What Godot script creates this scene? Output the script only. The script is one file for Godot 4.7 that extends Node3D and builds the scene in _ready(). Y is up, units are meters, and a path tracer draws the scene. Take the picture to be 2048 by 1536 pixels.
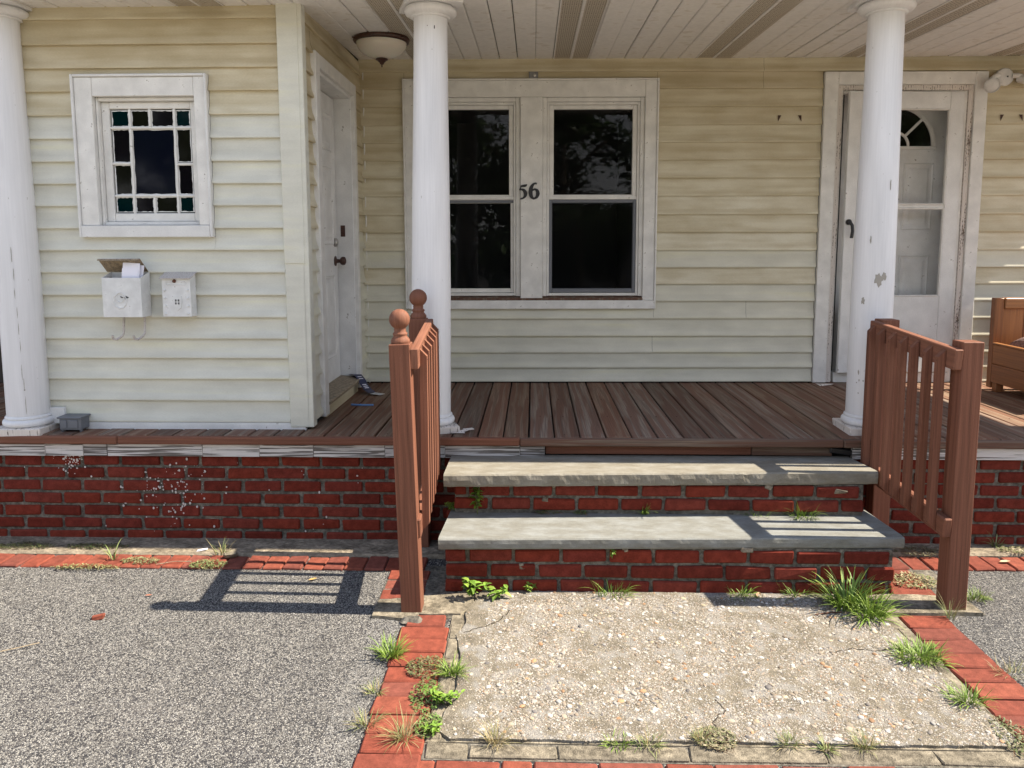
extends Node3D

var rng := RandomNumberGenerator.new()
var M := {}          # materials by name
var used := {}       # names taken at top level

# ------------------------------------------------------------------ mesh builder
class Mb:
	var v := PackedVector3Array()
	var n := PackedVector3Array()
	var c := PackedColorArray()
	var col := Color(1, 1, 1)
	func tri(a: Vector3, b: Vector3, d: Vector3, out: Vector3) -> void:
		var nn := (d - a).cross(b - a)
		if nn.length_squared() < 1e-16:
			return
		nn = nn.normalized()
		if nn.dot(out) < 0.0:
			var t := b
			b = d
			d = t
			nn = -nn
		v.append(a); v.append(b); v.append(d)
		n.append(nn); n.append(nn); n.append(nn)
		c.append(col); c.append(col); c.append(col)
	func quad(a: Vector3, b: Vector3, d: Vector3, e: Vector3, out: Vector3) -> void:
		tri(a, b, d, out)
		tri(a, d, e, out)
	func stri(a: Vector3, b: Vector3, d: Vector3, na: Vector3, nb: Vector3, nd: Vector3) -> void:
		var nn := (d - a).cross(b - a)
		if nn.length_squared() < 1e-18:
			return
		if nn.dot(na + nb + nd) < 0.0:
			var t := b
			b = d
			d = t
			t = nb
			nb = nd
			nd = t
		v.append(a); v.append(b); v.append(d)
		n.append(na); n.append(nb); n.append(nd)
		c.append(col); c.append(col); c.append(col)
	func box(ctr: Vector3, s: Vector3, b := 0.0, bs := Basis(), jit := 0.0, r: RandomNumberGenerator = null) -> void:
		var h := s * 0.5
		var off := {}
		for i in 8:
			off[i] = Vector3.ZERO if jit == 0.0 else Vector3(r.randf_range(-jit, jit), r.randf_range(-jit, jit), r.randf_range(-jit, jit))
		var P := func(sx: int, sy: int, sz: int, ax: int) -> Vector3:
			var p := Vector3(sx * (h.x - (0.0 if ax == 0 else b)), sy * (h.y - (0.0 if ax == 1 else b)), sz * (h.z - (0.0 if ax == 2 else b)))
			return ctr + bs * (p + off[(1 if sx > 0 else 0) + (2 if sy > 0 else 0) + (4 if sz > 0 else 0)])
		for s1 in [-1, 1]:
			quad(P.call(s1, -1, -1, 0), P.call(s1, 1, -1, 0), P.call(s1, 1, 1, 0), P.call(s1, -1, 1, 0), bs * Vector3(s1, 0, 0))
			quad(P.call(-1, s1, -1, 1), P.call(1, s1, -1, 1), P.call(1, s1, 1, 1), P.call(-1, s1, 1, 1), bs * Vector3(0, s1, 0))
			quad(P.call(-1, -1, s1, 2), P.call(1, -1, s1, 2), P.call(1, 1, s1, 2), P.call(-1, 1, s1, 2), bs * Vector3(0, 0, s1))
		if b <= 0.0:
			return
		for s1 in [-1, 1]:
			for s2 in [-1, 1]:
				quad(P.call(s1, s2, -1, 0), P.call(s1, s2, 1, 0), P.call(s1, s2, 1, 1), P.call(s1, s2, -1, 1), bs * Vector3(s1, s2, 0))
				quad(P.call(s1, -1, s2, 0), P.call(s1, 1, s2, 0), P.call(s1, 1, s2, 2), P.call(s1, -1, s2, 2), bs * Vector3(s1, 0, s2))
				quad(P.call(-1, s1, s2, 1), P.call(1, s1, s2, 1), P.call(1, s1, s2, 2), P.call(-1, s1, s2, 2), bs * Vector3(0, s1, s2))
				for s3 in [-1, 1]:
					tri(P.call(s1, s2, s3, 0), P.call(s1, s2, s3, 1), P.call(s1, s2, s3, 2), bs * Vector3(s1, s2, s3))
	func lathe(prof: Array, seg := 32, at := Vector3.ZERO, bs := Basis(), flat_cap := true) -> void:
		var nn := []
		for i in prof.size():
			var a: Vector2 = prof[maxi(i - 1, 0)]
			var d: Vector2 = prof[mini(i + 1, prof.size() - 1)]
			var t := d - a
			nn.append(Vector2(t.y, -t.x).normalized())
		for i in prof.size() - 1:
			for k in seg:
				var a0 := TAU * k / seg
				var a1 := TAU * (k + 1) / seg
				var d0 := Vector3(cos(a0), 0, sin(a0))
				var d1 := Vector3(cos(a1), 0, sin(a1))
				var p0: Vector2 = prof[i]
				var p1: Vector2 = prof[i + 1]
				var n0: Vector2 = nn[i]
				var n1: Vector2 = nn[i + 1]
				var A := at + bs * (d0 * p0.x + Vector3(0, p0.y, 0))
				var B := at + bs * (d1 * p0.x + Vector3(0, p0.y, 0))
				var C := at + bs * (d1 * p1.x + Vector3(0, p1.y, 0))
				var D := at + bs * (d0 * p1.x + Vector3(0, p1.y, 0))
				var NA := bs * (d0 * n0.x + Vector3(0, n0.y, 0))
				var NB := bs * (d1 * n0.x + Vector3(0, n0.y, 0))
				var NC := bs * (d1 * n1.x + Vector3(0, n1.y, 0))
				var ND := bs * (d0 * n1.x + Vector3(0, n1.y, 0))
				stri(A, B, C, NA, NB, NC)
				stri(A, C, D, NA, NC, ND)
	func tube(pts: Array, rad: float, seg := 8) -> void:
		var rings := []
		for i in pts.size():
			var t: Vector3 = (pts[mini(i + 1, pts.size() - 1)] - pts[maxi(i - 1, 0)]).normalized()
			var u := t.cross(Vector3(0.3, 0.2, 0.93)).normalized()
			var w := t.cross(u)
			var ring := []
			for k in seg:
				var a := TAU * k / seg
				ring.append(u * cos(a) + w * sin(a))
			rings.append(ring)
		for i in pts.size() - 1:
			for k in seg:
				var k1 := (k + 1) % seg
				var a: Vector3 = rings[i][k]
				var b: Vector3 = rings[i][k1]
				var d: Vector3 = rings[i + 1][k1]
				var e: Vector3 = rings[i + 1][k]
				stri(pts[i] + a * rad, pts[i] + b * rad, pts[i + 1] + d * rad, a, b, d)
				stri(pts[i] + a * rad, pts[i + 1] + d * rad, pts[i + 1] + e * rad, a, d, e)
		for e in [0, pts.size() - 1]:
			for k in range(1, seg - 1):
				tri(pts[e] + rings[e][0] * rad, pts[e] + rings[e][k] * rad, pts[e] + rings[e][k + 1] * rad, pts[e] - pts[1 if e == 0 else e - 1])
	# closed outline in the xy plane, given a depth along z
	func prism(poly: PackedVector2Array, z0: float, z1: float, at := Vector3.ZERO, bs := Basis()) -> void:
		var idx := Geometry2D.triangulate_polygon(poly)
		for i in range(0, idx.size(), 3):
			for z in [z0, z1]:
				var q := []
				for k in 3:
					var p := poly[idx[i + k]]
					q.append(at + bs * Vector3(p.x, p.y, z))
				tri(q[0], q[1], q[2], bs * Vector3(0, 0, 1 if z == maxf(z0, z1) else -1))
		var cw := Geometry2D.is_polygon_clockwise(poly)
		for i in poly.size():
			var p := poly[i]
			var q := poly[(i + 1) % poly.size()]
			var o := Vector3(q.y - p.y, p.x - q.x, 0) * (-1.0 if cw else 1.0)
			quad(at + bs * Vector3(p.x, p.y, z0), at + bs * Vector3(q.x, q.y, z0), at + bs * Vector3(q.x, q.y, z1), at + bs * Vector3(p.x, p.y, z1), bs * o)
	func mesh(colors := false) -> ArrayMesh:
		var m := ArrayMesh.new()
		if v.is_empty():
			return m
		var a := []
		a.resize(Mesh.ARRAY_MAX)
		a[Mesh.ARRAY_VERTEX] = v
		a[Mesh.ARRAY_NORMAL] = n
		if colors:
			a[Mesh.ARRAY_COLOR] = c
		m.add_surface_from_arrays(Mesh.PRIMITIVE_TRIANGLES, a)
		return m

# ------------------------------------------------------------------ scene helpers
func numbered(called: String) -> String:
	var k: int = used.get(called, 0)
	used[called] = k + 1
	return called if k == 0 else "%s_%03d" % [called, k]

func thing(called: String, label: String, category: String, at := Vector3.ZERO, group := "") -> Node3D:
	var o := Node3D.new()
	o.name = numbered(called)
	add_child(o, true)
	o.position = at
	tag(o, label, category, group)
	return o

func tag(o: Node, label: String, category: String, group := "") -> void:
	o.set_meta("label", label)
	o.set_meta("category", category)
	if group:
		o.set_meta("group", group)

func node(called: String, parent: Node, label := "") -> Node3D:
	var o := Node3D.new()
	o.name = called
	parent.add_child(o, true)
	if label:
		o.set_meta("label", label)
	return o

func obj(called: String, mesh: Mesh, mat: Material, parent: Node, label := "", at := Vector3.ZERO, bs := Basis()) -> MeshInstance3D:
	var o := MeshInstance3D.new()
	o.name = numbered(called) if parent == self else called
	o.mesh = mesh
	o.material_override = mat
	parent.add_child(o, true)
	o.transform = Transform3D(bs, at)
	if label:
		o.set_meta("label", label)
	return o

func struct(called: String, mesh: Mesh, mat: Material) -> MeshInstance3D:
	var o := obj(called, mesh, mat, self)
	o.set_meta("kind", "structure")
	return o

func bx(ctr: Vector3, s: Vector3, b := 0.003, jit := 0.0) -> ArrayMesh:
	var m := Mb.new()
	m.box(ctr, s, b, Basis(), jit, rng)
	return m.mesh()

# box by its limits
func lim(a: Vector3, b: Vector3, bev := 0.003) -> ArrayMesh:
	return bx((a + b) * 0.5, (b - a).abs(), bev)

# a bar of timber from a to b; its own y axis runs along it, so that the grain does too
func bar(called: String, a: Vector3, b: Vector3, w: float, d: float, mat: Material, parent: Node, side := Vector3.RIGHT, bev := 0.003, label := "") -> MeshInstance3D:
	var y := (b - a).normalized()
	var x := (side - y * side.dot(y)).normalized()
	var z := x.cross(y)
	var m := Mb.new()
	var shift := Vector3(rng.randf_range(-1, 1), rng.randf_range(-1, 1), rng.randf_range(-1, 1)) * 0.7
	m.box(shift, Vector3(w, (b - a).length(), d), bev)
	var bs := Basis(x, y, z)
	return obj(called, m.mesh(), mat, parent, label, (a + b) * 0.5 - bs * shift, bs)

func smooth(a: float, b: float, x: float) -> float:
	var t := clampf((x - a) / (b - a), 0.0, 1.0)
	return t * t * (3.0 - 2.0 * t)

# ------------------------------------------------------------------ textures
func noise_bytes(size: int, freq: float, oct: int, sd: int, type := FastNoiseLite.TYPE_SIMPLEX_SMOOTH, ret := FastNoiseLite.RETURN_DISTANCE, norm := true) -> PackedByteArray:
	var f := FastNoiseLite.new()
	f.seed = sd
	f.noise_type = type
	f.frequency = freq
	f.fractal_type = FastNoiseLite.FRACTAL_FBM if oct > 1 else FastNoiseLite.FRACTAL_NONE
	f.fractal_octaves = oct
	f.cellular_return_type = ret
	f.cellular_jitter = 1.0
	var im := f.get_seamless_image(size, size, false, false, 0.15, norm)
	im.convert(Image.FORMAT_L8)
	return im.get_data()

func tex_of(bytes: PackedByteArray, size: int, fmt := Image.FORMAT_RGB8) -> ImageTexture:
	return ImageTexture.create_from_image(Image.create_from_data(size, size, false, fmt, bytes))

# cb(a, b, c) -> Color, a b c are 0..1 noise values at the pixel
func paint(size: int, A: PackedByteArray, B: PackedByteArray, C: PackedByteArray, cb: Callable) -> ImageTexture:
	var o := PackedByteArray()
	o.resize(size * size * 3)
	for i in size * size:
		var k: Color = cb.call(A[i] / 255.0, B[i] / 255.0, C[i] / 255.0)
		o[i * 3] = int(clampf(k.r, 0, 1) * 255.0)
		o[i * 3 + 1] = int(clampf(k.g, 0, 1) * 255.0)
		o[i * 3 + 2] = int(clampf(k.b, 0, 1) * 255.0)
	return tex_of(o, size)

func mat(tex: Texture2D, col: Color, rough: float, sc := Vector3.ONE, world := false, bump: Texture2D = null, bump_cm := 0.0, spec := 0.5) -> StandardMaterial3D:
	var m := StandardMaterial3D.new()
	m.albedo_color = col
	m.albedo_texture = tex
	m.roughness = rough
	m.metallic_specular = spec
	m.uv1_triplanar = true
	m.uv1_world_triplanar = world
	m.uv1_triplanar_sharpness = 6.0
	m.uv1_scale = sc
	if bump:
		m.heightmap_enabled = true
		m.heightmap_texture = bump
		m.heightmap_scale = bump_cm
	return m

func variants(base: StandardMaterial3D, cols: Array) -> Array:
	var out := []
	for i in cols.size():
		var m: StandardMaterial3D = base.duplicate()
		m.albedo_color = cols[i]
		m.uv1_offset = Vector3(0.37 * i, 0.61 * i, 0.23 * i)
		out.append(m)
	return out

func plain(col: Color, rough: float, metal := 0.0, spec := 0.5) -> StandardMaterial3D:
	var m := StandardMaterial3D.new()
	m.albedo_color = col
	m.roughness = rough
	m.metallic = metal
	m.metallic_specular = spec
	return m

func lin(r: float, g: float, b: float) -> Color:
	return Color(r, g, b).linear_to_srgb()

const ZF := -0.13       # front wall of the left bay
const DECK := 0.598     # top of the porch deck
const SUN_TO := Vector3(1.14, 1.346, 0.022)

func ceil_y(z: float) -> float:
	return 2.885 - 0.0385 * (z + 1.58)

func fw(x: float, y: float, z := 0.0) -> Vector3:      # measured on the left bay's wall
	return Vector3(x * 1.007, 1.6 + (y - 1.6) * 1.007, ZF + z)

func _ready() -> void:
	rng.seed = 56
	var cam := Camera3D.new()
	cam.name = "camera"
	cam.projection = Camera3D.PROJECTION_FRUSTUM
	cam.near = 0.05
	cam.far = 300.0
	cam.size = 2.0 * 0.05 * 768.0 / 1540.0
	cam.frustum_offset = Vector2(0.0, -0.05 * 104.0 / 1540.0)
	add_child(cam)
	cam.transform = Transform3D(Basis(Vector3(0.99961, -0.00188, -0.02773), Vector3(-0.00126, 0.99361, -0.11287), Vector3(0.02777, 0.11286, 0.99322)).orthonormalized(), Vector3(0, 1.60, 3.98))
	cam.current = true
	var env := Environment.new()
	env.background_mode = Environment.BG_SKY
	var sky := Sky.new()
	var sm := ProceduralSkyMaterial.new()
	sm.sky_top_color = Color(0.44, 0.51, 0.64)
	sm.sky_horizon_color = Color(0.97, 0.97, 0.97)
	sm.sky_curve = 0.3
	sm.ground_bottom_color = Color(0.35, 0.34, 0.32)
	sm.ground_horizon_color = Color(0.6, 0.6, 0.58)
	sm.sky_energy_multiplier = 1.0
	sky.sky_material = sm
	env.sky = sky
	env.tonemap_mode = Environment.TONE_MAPPER_LINEAR
	env.tonemap_exposure = 2.65
	env.sdfgi_enabled = true
	env.ssao_enabled = true
	env.ssil_enabled = true
	var we := WorldEnvironment.new()
	we.name = "world_environment"
	we.environment = env
	add_child(we)
	var sun := DirectionalLight3D.new()
	sun.name = "sun"
	sun.light_energy = 1.55
	sun.light_color = Color(1.0, 0.95, 0.87)
	sun.light_angular_distance = 0.55
	sun.shadow_enabled = true
	add_child(sun)
	sun.look_at_from_position(SUN_TO * 20.0, Vector3.ZERO, Vector3(0, 0, 1))
	make_materials()
	ground()
	foundation_and_deck()
	porch_roof()
	house_walls()
	double_window()
	stained_window()
	side_door()
	storm_door()
	columns()
	steps()
	railings()
	fittings()
	bench()
	walk()
	plants()
	litter()
	far_trees()

func make_materials() -> void:
	var n1 := noise_bytes(512, 0.012, 4, 1)
	var n2 := noise_bytes(512, 0.05, 3, 2)
	var n3 := noise_bytes(512, 0.25, 2, 3)
	var g1 := aniso(512, 0.03, 4, 4, 12)      # streaks along v
	var g2 := aniso(512, 0.11, 3, 5, 16)
	var g3 := aniso(512, 0.012, 3, 6, 4)
	var h1 := turned(aniso(512, 0.02, 4, 7, 8), 512)   # streaks along u
	var bfine := tex_of(n3, 512, Image.FORMAT_L8)
	var bgrain := tex_of(g2, 512, Image.FORMAT_L8)
	var bmid := tex_of(n2, 512, Image.FORMAT_L8)
	M.bfine = bfine
	# vinyl siding
	var clean := paint(512, n1, h1, n3, func(a, b, c): 
		var v: float = 0.90 + 0.07 * (a - 0.5) + 0.06 * (b - 0.5) + 0.04 * (c - 0.5)
		var d: float = clampf((b - 0.62) * 2.0, 0, 1) * 0.25
		return Color(v, v * (1.0 - 0.02 * d), v * (1.0 - 0.25 * d)))
	var grime := paint(512, n1, h1, n3, func(a, b, c):
		var k: float = clampf(0.5 + (a - 0.5) * 1.0 + (b - 0.5) * 1.3, 0, 1)
		var v: float = 0.05 * (c - 0.5)
		return Color(0.83, 0.80, 0.74).lerp(Color(0.93, 0.92, 0.90), k) + Color(v, v, v))
	M.siding = mat(clean, lin(0.77, 0.765, 0.665), 0.55, Vector3(0.5, 1.4, 0.5), true, bfine, 0.03)
	M.siding_back = mat(clean, lin(0.76, 0.74, 0.61), 0.55, Vector3(0.5, 1.2, 0.5), true, bfine, 0.03)
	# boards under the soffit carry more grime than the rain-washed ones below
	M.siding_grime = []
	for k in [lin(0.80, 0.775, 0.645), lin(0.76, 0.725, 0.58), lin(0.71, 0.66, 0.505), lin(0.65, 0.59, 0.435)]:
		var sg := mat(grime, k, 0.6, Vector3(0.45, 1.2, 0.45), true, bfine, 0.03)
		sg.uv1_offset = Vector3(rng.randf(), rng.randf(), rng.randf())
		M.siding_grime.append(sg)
	# white paint, dusty and chipped
	var paint_tex := paint(512, n1, n2, n3, func(a, b, c):
		var v: float = 0.93 + 0.10 * (a - 0.5) + 0.05 * (c - 0.5)
		var chip: float = smooth(0.84, 0.88, b * 0.8 + a * 0.28)
		return Color(v, v * 0.995, v * 0.98).lerp(Color(0.52, 0.49, 0.45), chip * 0.6))
	M.white = mat(paint_tex, lin(0.82, 0.82, 0.81), 0.5, Vector3(1.3, 1.3, 1.3), true, bmid, 0.02)
	M.white_soft = mat(paint_tex, lin(0.80, 0.81, 0.82), 0.45, Vector3(0.8, 0.8, 0.8), true)
	var peel := paint(512, g1, n2, g2, func(a, b, c):
		var k: float = smooth(0.70, 0.73, a * 0.72 + b * 0.28)
		var v: float = 0.9 + 0.1 * (c - 0.5)
		return Color(v, v * 0.97, v * 0.94).lerp(Color(0.45, 0.41, 0.37) * (0.75 + 0.5 * c), k))
	M.white_peel = mat(peel, lin(0.84, 0.83, 0.82), 0.6, Vector3(4.0, 1.2, 4.0), false, bgrain, 0.05)
	var worn := paint(512, g1, n2, g2, func(a, b, c):
		var k: float = smooth(0.64, 0.68, a * 0.6 + b * 0.4)
		var v: float = 0.9 + 0.1 * (c - 0.5)
		return Color(v, v * 0.97, v * 0.94).lerp(Color(0.42, 0.37, 0.33) * (0.75 + 0.5 * c), k))
	M.white_worn = mat(worn, lin(0.82, 0.81, 0.80), 0.6, Vector3(5.0, 1.6, 5.0), false, bgrain, 0.05)
	var colp := paint(512, g3, n2, g2, func(a, b, c):
		var v: float = 0.93 + 0.07 * (a - 0.5) + 0.04 * (c - 0.5)
		var k: float = smooth(0.82, 0.86, b * 0.7 + c * 0.32)
		return Color(v, v, v).lerp(Color(0.62, 0.61, 0.58), k * 0.6))
	M.column = mat(colp, lin(0.84, 0.84, 0.85), 0.45, Vector3(1.6, 0.7, 1.6), true, bmid, 0.03)
	# timbers
	var rail := paint(512, g1, g2, n3, func(a, b, c):
		var v: float = 0.84 + 0.18 * (a - 0.5) + 0.16 * (b - 0.5) + 0.10 * (c - 0.5)
		var k: float = smooth(0.74, 0.78, a * 0.62 + c * 0.38)
		return Color(v, v * 0.98, v * 0.96).lerp(Color(1.0, 1.0, 1.0), k * 0.55))
	M.rail = variants(mat(rail, lin(0.27, 0.115, 0.072), 0.65, Vector3(4, 0.8, 4), false, bgrain, 0.04, 0.3), [lin(0.27, 0.122, 0.080), lin(0.245, 0.108, 0.071), lin(0.285, 0.130, 0.086), lin(0.225, 0.100, 0.066)])
	M.brown_board = M.rail
	var deck := paint(512, g3, g2, g1, func(a, b, c):
		var k: float = smooth(0.42, 0.60, a * 0.65 + c * 0.35)
		var v: float = 0.50 + 1.0 * b
		var s: float = smooth(0.55, 0.75, c)
		return (Color(0.46, 0.35, 0.295) * (0.92 + 0.16 * b)).lerp(Color(0.535, 0.475, 0.42) * (0.80 + 0.40 * b), k).lerp(Color(0.31, 0.255, 0.225), s * 0.35))
	M.deck = variants(mat(deck, Color(1, 1, 1), 0.7, Vector3(3.6, 0.55, 3.6), false, bgrain, 0.12, 0.35), [Color(1, 1, 1), Color(0.92, 0.88, 0.86), Color(1.0, 0.93, 0.88), Color(0.86, 0.84, 0.83), Color(1, 0.97, 0.95), Color(0.95, 0.9, 0.85)])
	var weather := func(lo: float) -> Texture2D:
		return paint(512, g1, g2, g3, func(a, b, c):
			var k: float = smooth(lo, lo + 0.09, a * 0.7 + c * 0.3)
			var v: float = 0.92 + 0.08 * (b - 0.5)
			return Color(v, v * 0.99, v * 0.98).lerp(Color(0.46, 0.44, 0.42) * (0.55 + 0.9 * b), k))
	M.fascia = []
	var wi := 0
	for lo in [0.56, 0.44, 0.5]:
		M.fascia += variants(mat(weather.call(lo), Color(0.9, 0.9, 0.9), 0.7, Vector3(6, 1.3, 6), false, bgrain, 0.08), [lin(0.7, 0.7, 0.7), lin(0.55, 0.55, 0.56)])
	M.bench = variants(mat(rail, lin(0.42, 0.17, 0.05), 0.4, Vector3(4, 0.9, 4), false, bgrain, 0.03), [lin(0.42, 0.175, 0.055), lin(0.36, 0.14, 0.045), lin(0.45, 0.2, 0.07)])
	# masonry
	var brick := paint(512, n1, n2, n3, func(a, b, c):
		var v: float = 0.82 + 0.20 * (a - 0.5) + 0.14 * (b - 0.5) + 0.22 * (c - 0.5)
		var s: float = smooth(0.70, 0.82, b) * 0.35
		return Color(v, v, v).lerp(Color(0.55, 0.6, 0.62), s * 0.5))
	var reds := [lin(0.245, 0.046, 0.029), lin(0.215, 0.041, 0.027), lin(0.26, 0.050, 0.031), lin(0.19, 0.038, 0.026), lin(0.235, 0.048, 0.034), lin(0.245, 0.054, 0.038)]
	M.brick = variants(mat(brick, lin(0.3, 0.05, 0.03), 0.8, Vector3(3, 3, 3), true, bfine, 0.12, 0.15), reds)
	var pav := [lin(0.31, 0.080, 0.050), lin(0.275, 0.075, 0.050), lin(0.33, 0.095, 0.060), lin(0.24, 0.073, 0.053), lin(0.29, 0.092, 0.066)]
	M.paver = variants(mat(brick, lin(0.5, 0.15, 0.1), 0.85, Vector3(3.3, 3.3, 3.3), true, bfine, 0.12, 0.3), pav)
	var mort := paint(512, n1, n2, n3, func(a, b, c):
		var v: float = 0.72 + 0.35 * (a - 0.5) + 0.35 * (b - 0.5) + 0.25 * (c - 0.5)
		return Color(v, v * 0.98, v * 0.94))
	var padt := paint(512, n1, n2, n3, func(a, b, c):
		var v: float = 0.84 + 0.30 * (a - 0.5) + 0.16 * (b - 0.5) + 0.50 * (c - 0.5)
		var k: float = smooth(0.5, 0.75, a)
		return Color(v, v * (0.965 + 0.03 * k), v * (0.90 + 0.09 * k)))
	M.mortar = mat(mort, lin(0.27, 0.26, 0.24), 0.95, Vector3(1.5, 1.5, 1.5), true, bmid, 0.4, 0.2)
	M.cement = mat(mort, lin(0.37, 0.34, 0.285), 0.95, Vector3(1.2, 1.2, 1.2), true, bfine, 0.25, 0.2)
	M.soil = mat(mort, lin(0.06, 0.05, 0.038), 1.0, Vector3(9, 9, 9), true)
	M.bounce_paving = mat(mort, lin(0.66, 0.62, 0.55), 0.9, Vector3(0.8, 0.8, 0.8), true)
	M.cement_pad = mat(padt, lin(0.255, 0.245, 0.225), 0.95, Vector3(1.3, 1.3, 1.3), true, bfine, 0.3, 0.2)
	M.ledge = mat(mort, lin(0.45, 0.40, 0.33), 0.95, Vector3(1.2, 2, 2), true, bmid, 0.3, 0.2)
	var stone := paint(512, n1, n2, n3, func(a, b, c):
		var v: float = 0.84 + 0.15 * (a - 0.5) + 0.09 * (b - 0.5) + 0.12 * (c - 0.5)
		return Color(v, v * (0.985 + 0.03 * (a - 0.5)), v * (0.96 + 0.08 * (a - 0.5))))
	M.bluestone = [mat(stone, lin(0.285, 0.30, 0.295), 0.8, Vector3(0.9, 2, 2), true, bfine, 0.06, 0.3), mat(stone, lin(0.31, 0.30, 0.265), 0.8, Vector3(0.9, 2, 2), true, bfine, 0.06, 0.3)]
	# asphalt: light chips in a dark binder
	var cellv := noise_bytes(1024, 0.15, 1, 11, FastNoiseLite.TYPE_CELLULAR, FastNoiseLite.RETURN_CELL_VALUE)
	var celld := noise_bytes(1024, 0.15, 1, 11, FastNoiseLite.TYPE_CELLULAR, FastNoiseLite.RETURN_DISTANCE2_SUB)
	var big := noise_bytes(1024, 0.006, 3, 12)
	var asph := paint(1024, cellv, celld, big, func(a, b, c):
		var d: float = smooth(0.04, 0.22, b)
		var k := Color(0.30, 0.30, 0.31)
		if a > 0.80: k = Color(0.72, 0.71, 0.68)
		elif a > 0.55: k = Color(0.53, 0.52, 0.50)
		elif a > 0.35: k = Color(0.44, 0.43, 0.42)
		return Color(0.21, 0.21, 0.22).lerp(k, d) * (0.92 + 0.16 * c))
	M.asphalt = mat(asph, lin(0.66, 0.655, 0.655), 0.9, Vector3(1.05, 1.05, 1.05), true, tex_of(celld, 1024, Image.FORMAT_L8), 0.3, 0.3)
	# perforated soffit strips: real holes with the roof void behind them
	var im := Image.create_empty(64, 64, false, Image.FORMAT_RGBA8)
	im.fill(Color(0.93, 0.91, 0.88, 1))
	for r in 8:
		for q in 4:
			im.fill_rect(Rect2i(r * 8 + 2, posmod(q * 16 + 3 + (8 if r % 2 else 0), 58), 3, 6), Color(0.9, 0.88, 0.85, 0))
	M.vent = mat(ImageTexture.create_from_image(im), lin(0.53, 0.495, 0.44), 0.5, Vector3(11, 11, 11), true)
	M.vent.transparency = BaseMaterial3D.TRANSPARENCY_ALPHA_SCISSOR
	M.vent.alpha_scissor_threshold = 0.5
	var soff := paint(512, n1, n2, n3, func(a, b, c):
		var v: float = 0.92 + 0.07 * (a - 0.5) + 0.05 * (b - 0.5)
		var k: float = smooth(0.62, 0.85, a * 0.85 + b * 0.15) * 0.35
		return Color(v, v * 0.99, v * 0.98).lerp(Color(0.66, 0.62, 0.56), k))
	M.soffit = mat(soff, lin(0.87, 0.87, 0.87), 0.45, Vector3(1.1, 1.1, 1.1), true)
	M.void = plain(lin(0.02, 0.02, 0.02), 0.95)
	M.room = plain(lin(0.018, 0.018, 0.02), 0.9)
	# glass
	M.pane = plain(Color(0.02, 0.03, 0.03, 0.10), 0.02, 0.0, 0.30)
	M.pane.transparency = BaseMaterial3D.TRANSPARENCY_ALPHA
	M.screened = M.pane.duplicate()
	M.screened.metallic_specular = 0.2
	M.stained = []
	for k in [Color(0.0, 0.009, 0.011), Color(0.006, 0.006, 0.004), Color(0.004, 0.003, 0.005), Color(0.003, 0.004, 0.010)]:
		M.stained.append(plain(lin(k.r, k.g, k.b), 0.06, 0.0, 0.30))
	M.black = plain(lin(0.012, 0.012, 0.014), 0.4)
	M.grey_metal = plain(lin(0.22, 0.22, 0.22), 0.45, 0.4)
	M.steel = plain(lin(0.45, 0.44, 0.42), 0.35, 0.8)
	M.brass = plain(lin(0.55, 0.38, 0.12), 0.35, 0.9)
	M.rust = mat(mort, lin(0.20, 0.075, 0.04), 0.7, Vector3(9, 9, 9), true)
	M.rusty_white = mat(paint(512, n2, n3, n1, func(a, b, c):
		var k: float = smooth(0.60, 0.68, a * 0.7 + b * 0.3)
		return Color(0.78, 0.76, 0.74).lerp(Color(0.50, 0.38, 0.30), k)), Color(0.95, 0.95, 0.95), 0.6, Vector3(7, 7, 7), true)
	M.enamel = mat(paint_tex, lin(0.80, 0.82, 0.84), 0.32, Vector3(2, 2, 2), true)
	M.beige = mat(mort, lin(0.56, 0.47, 0.35), 0.6, Vector3(5, 5, 5), true)
	M.paper = plain(lin(0.82, 0.82, 0.90), 0.8)
	M.plastic_grey = plain(lin(0.13, 0.14, 0.16), 0.45)
	M.lamp_glass = plain(lin(0.62, 0.58, 0.50), 0.25)
	M.lamp_glass.subsurf_scatter_enabled = true
	M.lamp_glass.subsurf_scatter_strength = 0.3
	M.bronze = mat(mort, lin(0.10, 0.035, 0.02), 0.4, Vector3(8, 8, 8), true)
	M.navy = plain(lin(0.012, 0.018, 0.07), 0.35)
	M.light_blue = plain(lin(0.12, 0.25, 0.5), 0.3)
	M.cushion = mat(mort, lin(0.42, 0.27, 0.26), 0.95, Vector3(6, 6, 6), true)
	M.leaf = plain(Color(1, 1, 1), 0.55)
	M.leaf.vertex_color_use_as_albedo = true
	M.leaf.backlight_enabled = true
	M.leaf.backlight = Color(0.5, 0.5, 0.5)
	M.chip = plain(Color(1, 1, 1), 0.8, 0.0, 0.4)
	M.chip.vertex_color_use_as_albedo = true
	M.splat = plain(lin(0.62, 0.58, 0.56), 0.7)

func aniso(size: int, freq: float, oct: int, sd: int, stretch: int) -> PackedByteArray:
	var f := FastNoiseLite.new()
	f.seed = sd
	f.frequency = freq
	f.fractal_type = FastNoiseLite.FRACTAL_FBM
	f.fractal_octaves = oct
	f.domain_warp_enabled = true
	f.domain_warp_amplitude = 12.0
	f.domain_warp_frequency = 0.01
	var im := f.get_seamless_image(size, size / stretch, false, false, 0.2, true)
	im.convert(Image.FORMAT_L8)
	im.resize(size, size, Image.INTERPOLATE_CUBIC)
	return im.get_data()

func turned(b: PackedByteArray, size: int) -> PackedByteArray:
	var im := Image.create_from_data(size, size, false, Image.FORMAT_L8, b)
	im.rotate_90(CLOCKWISE)
	return im.get_data()

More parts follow.
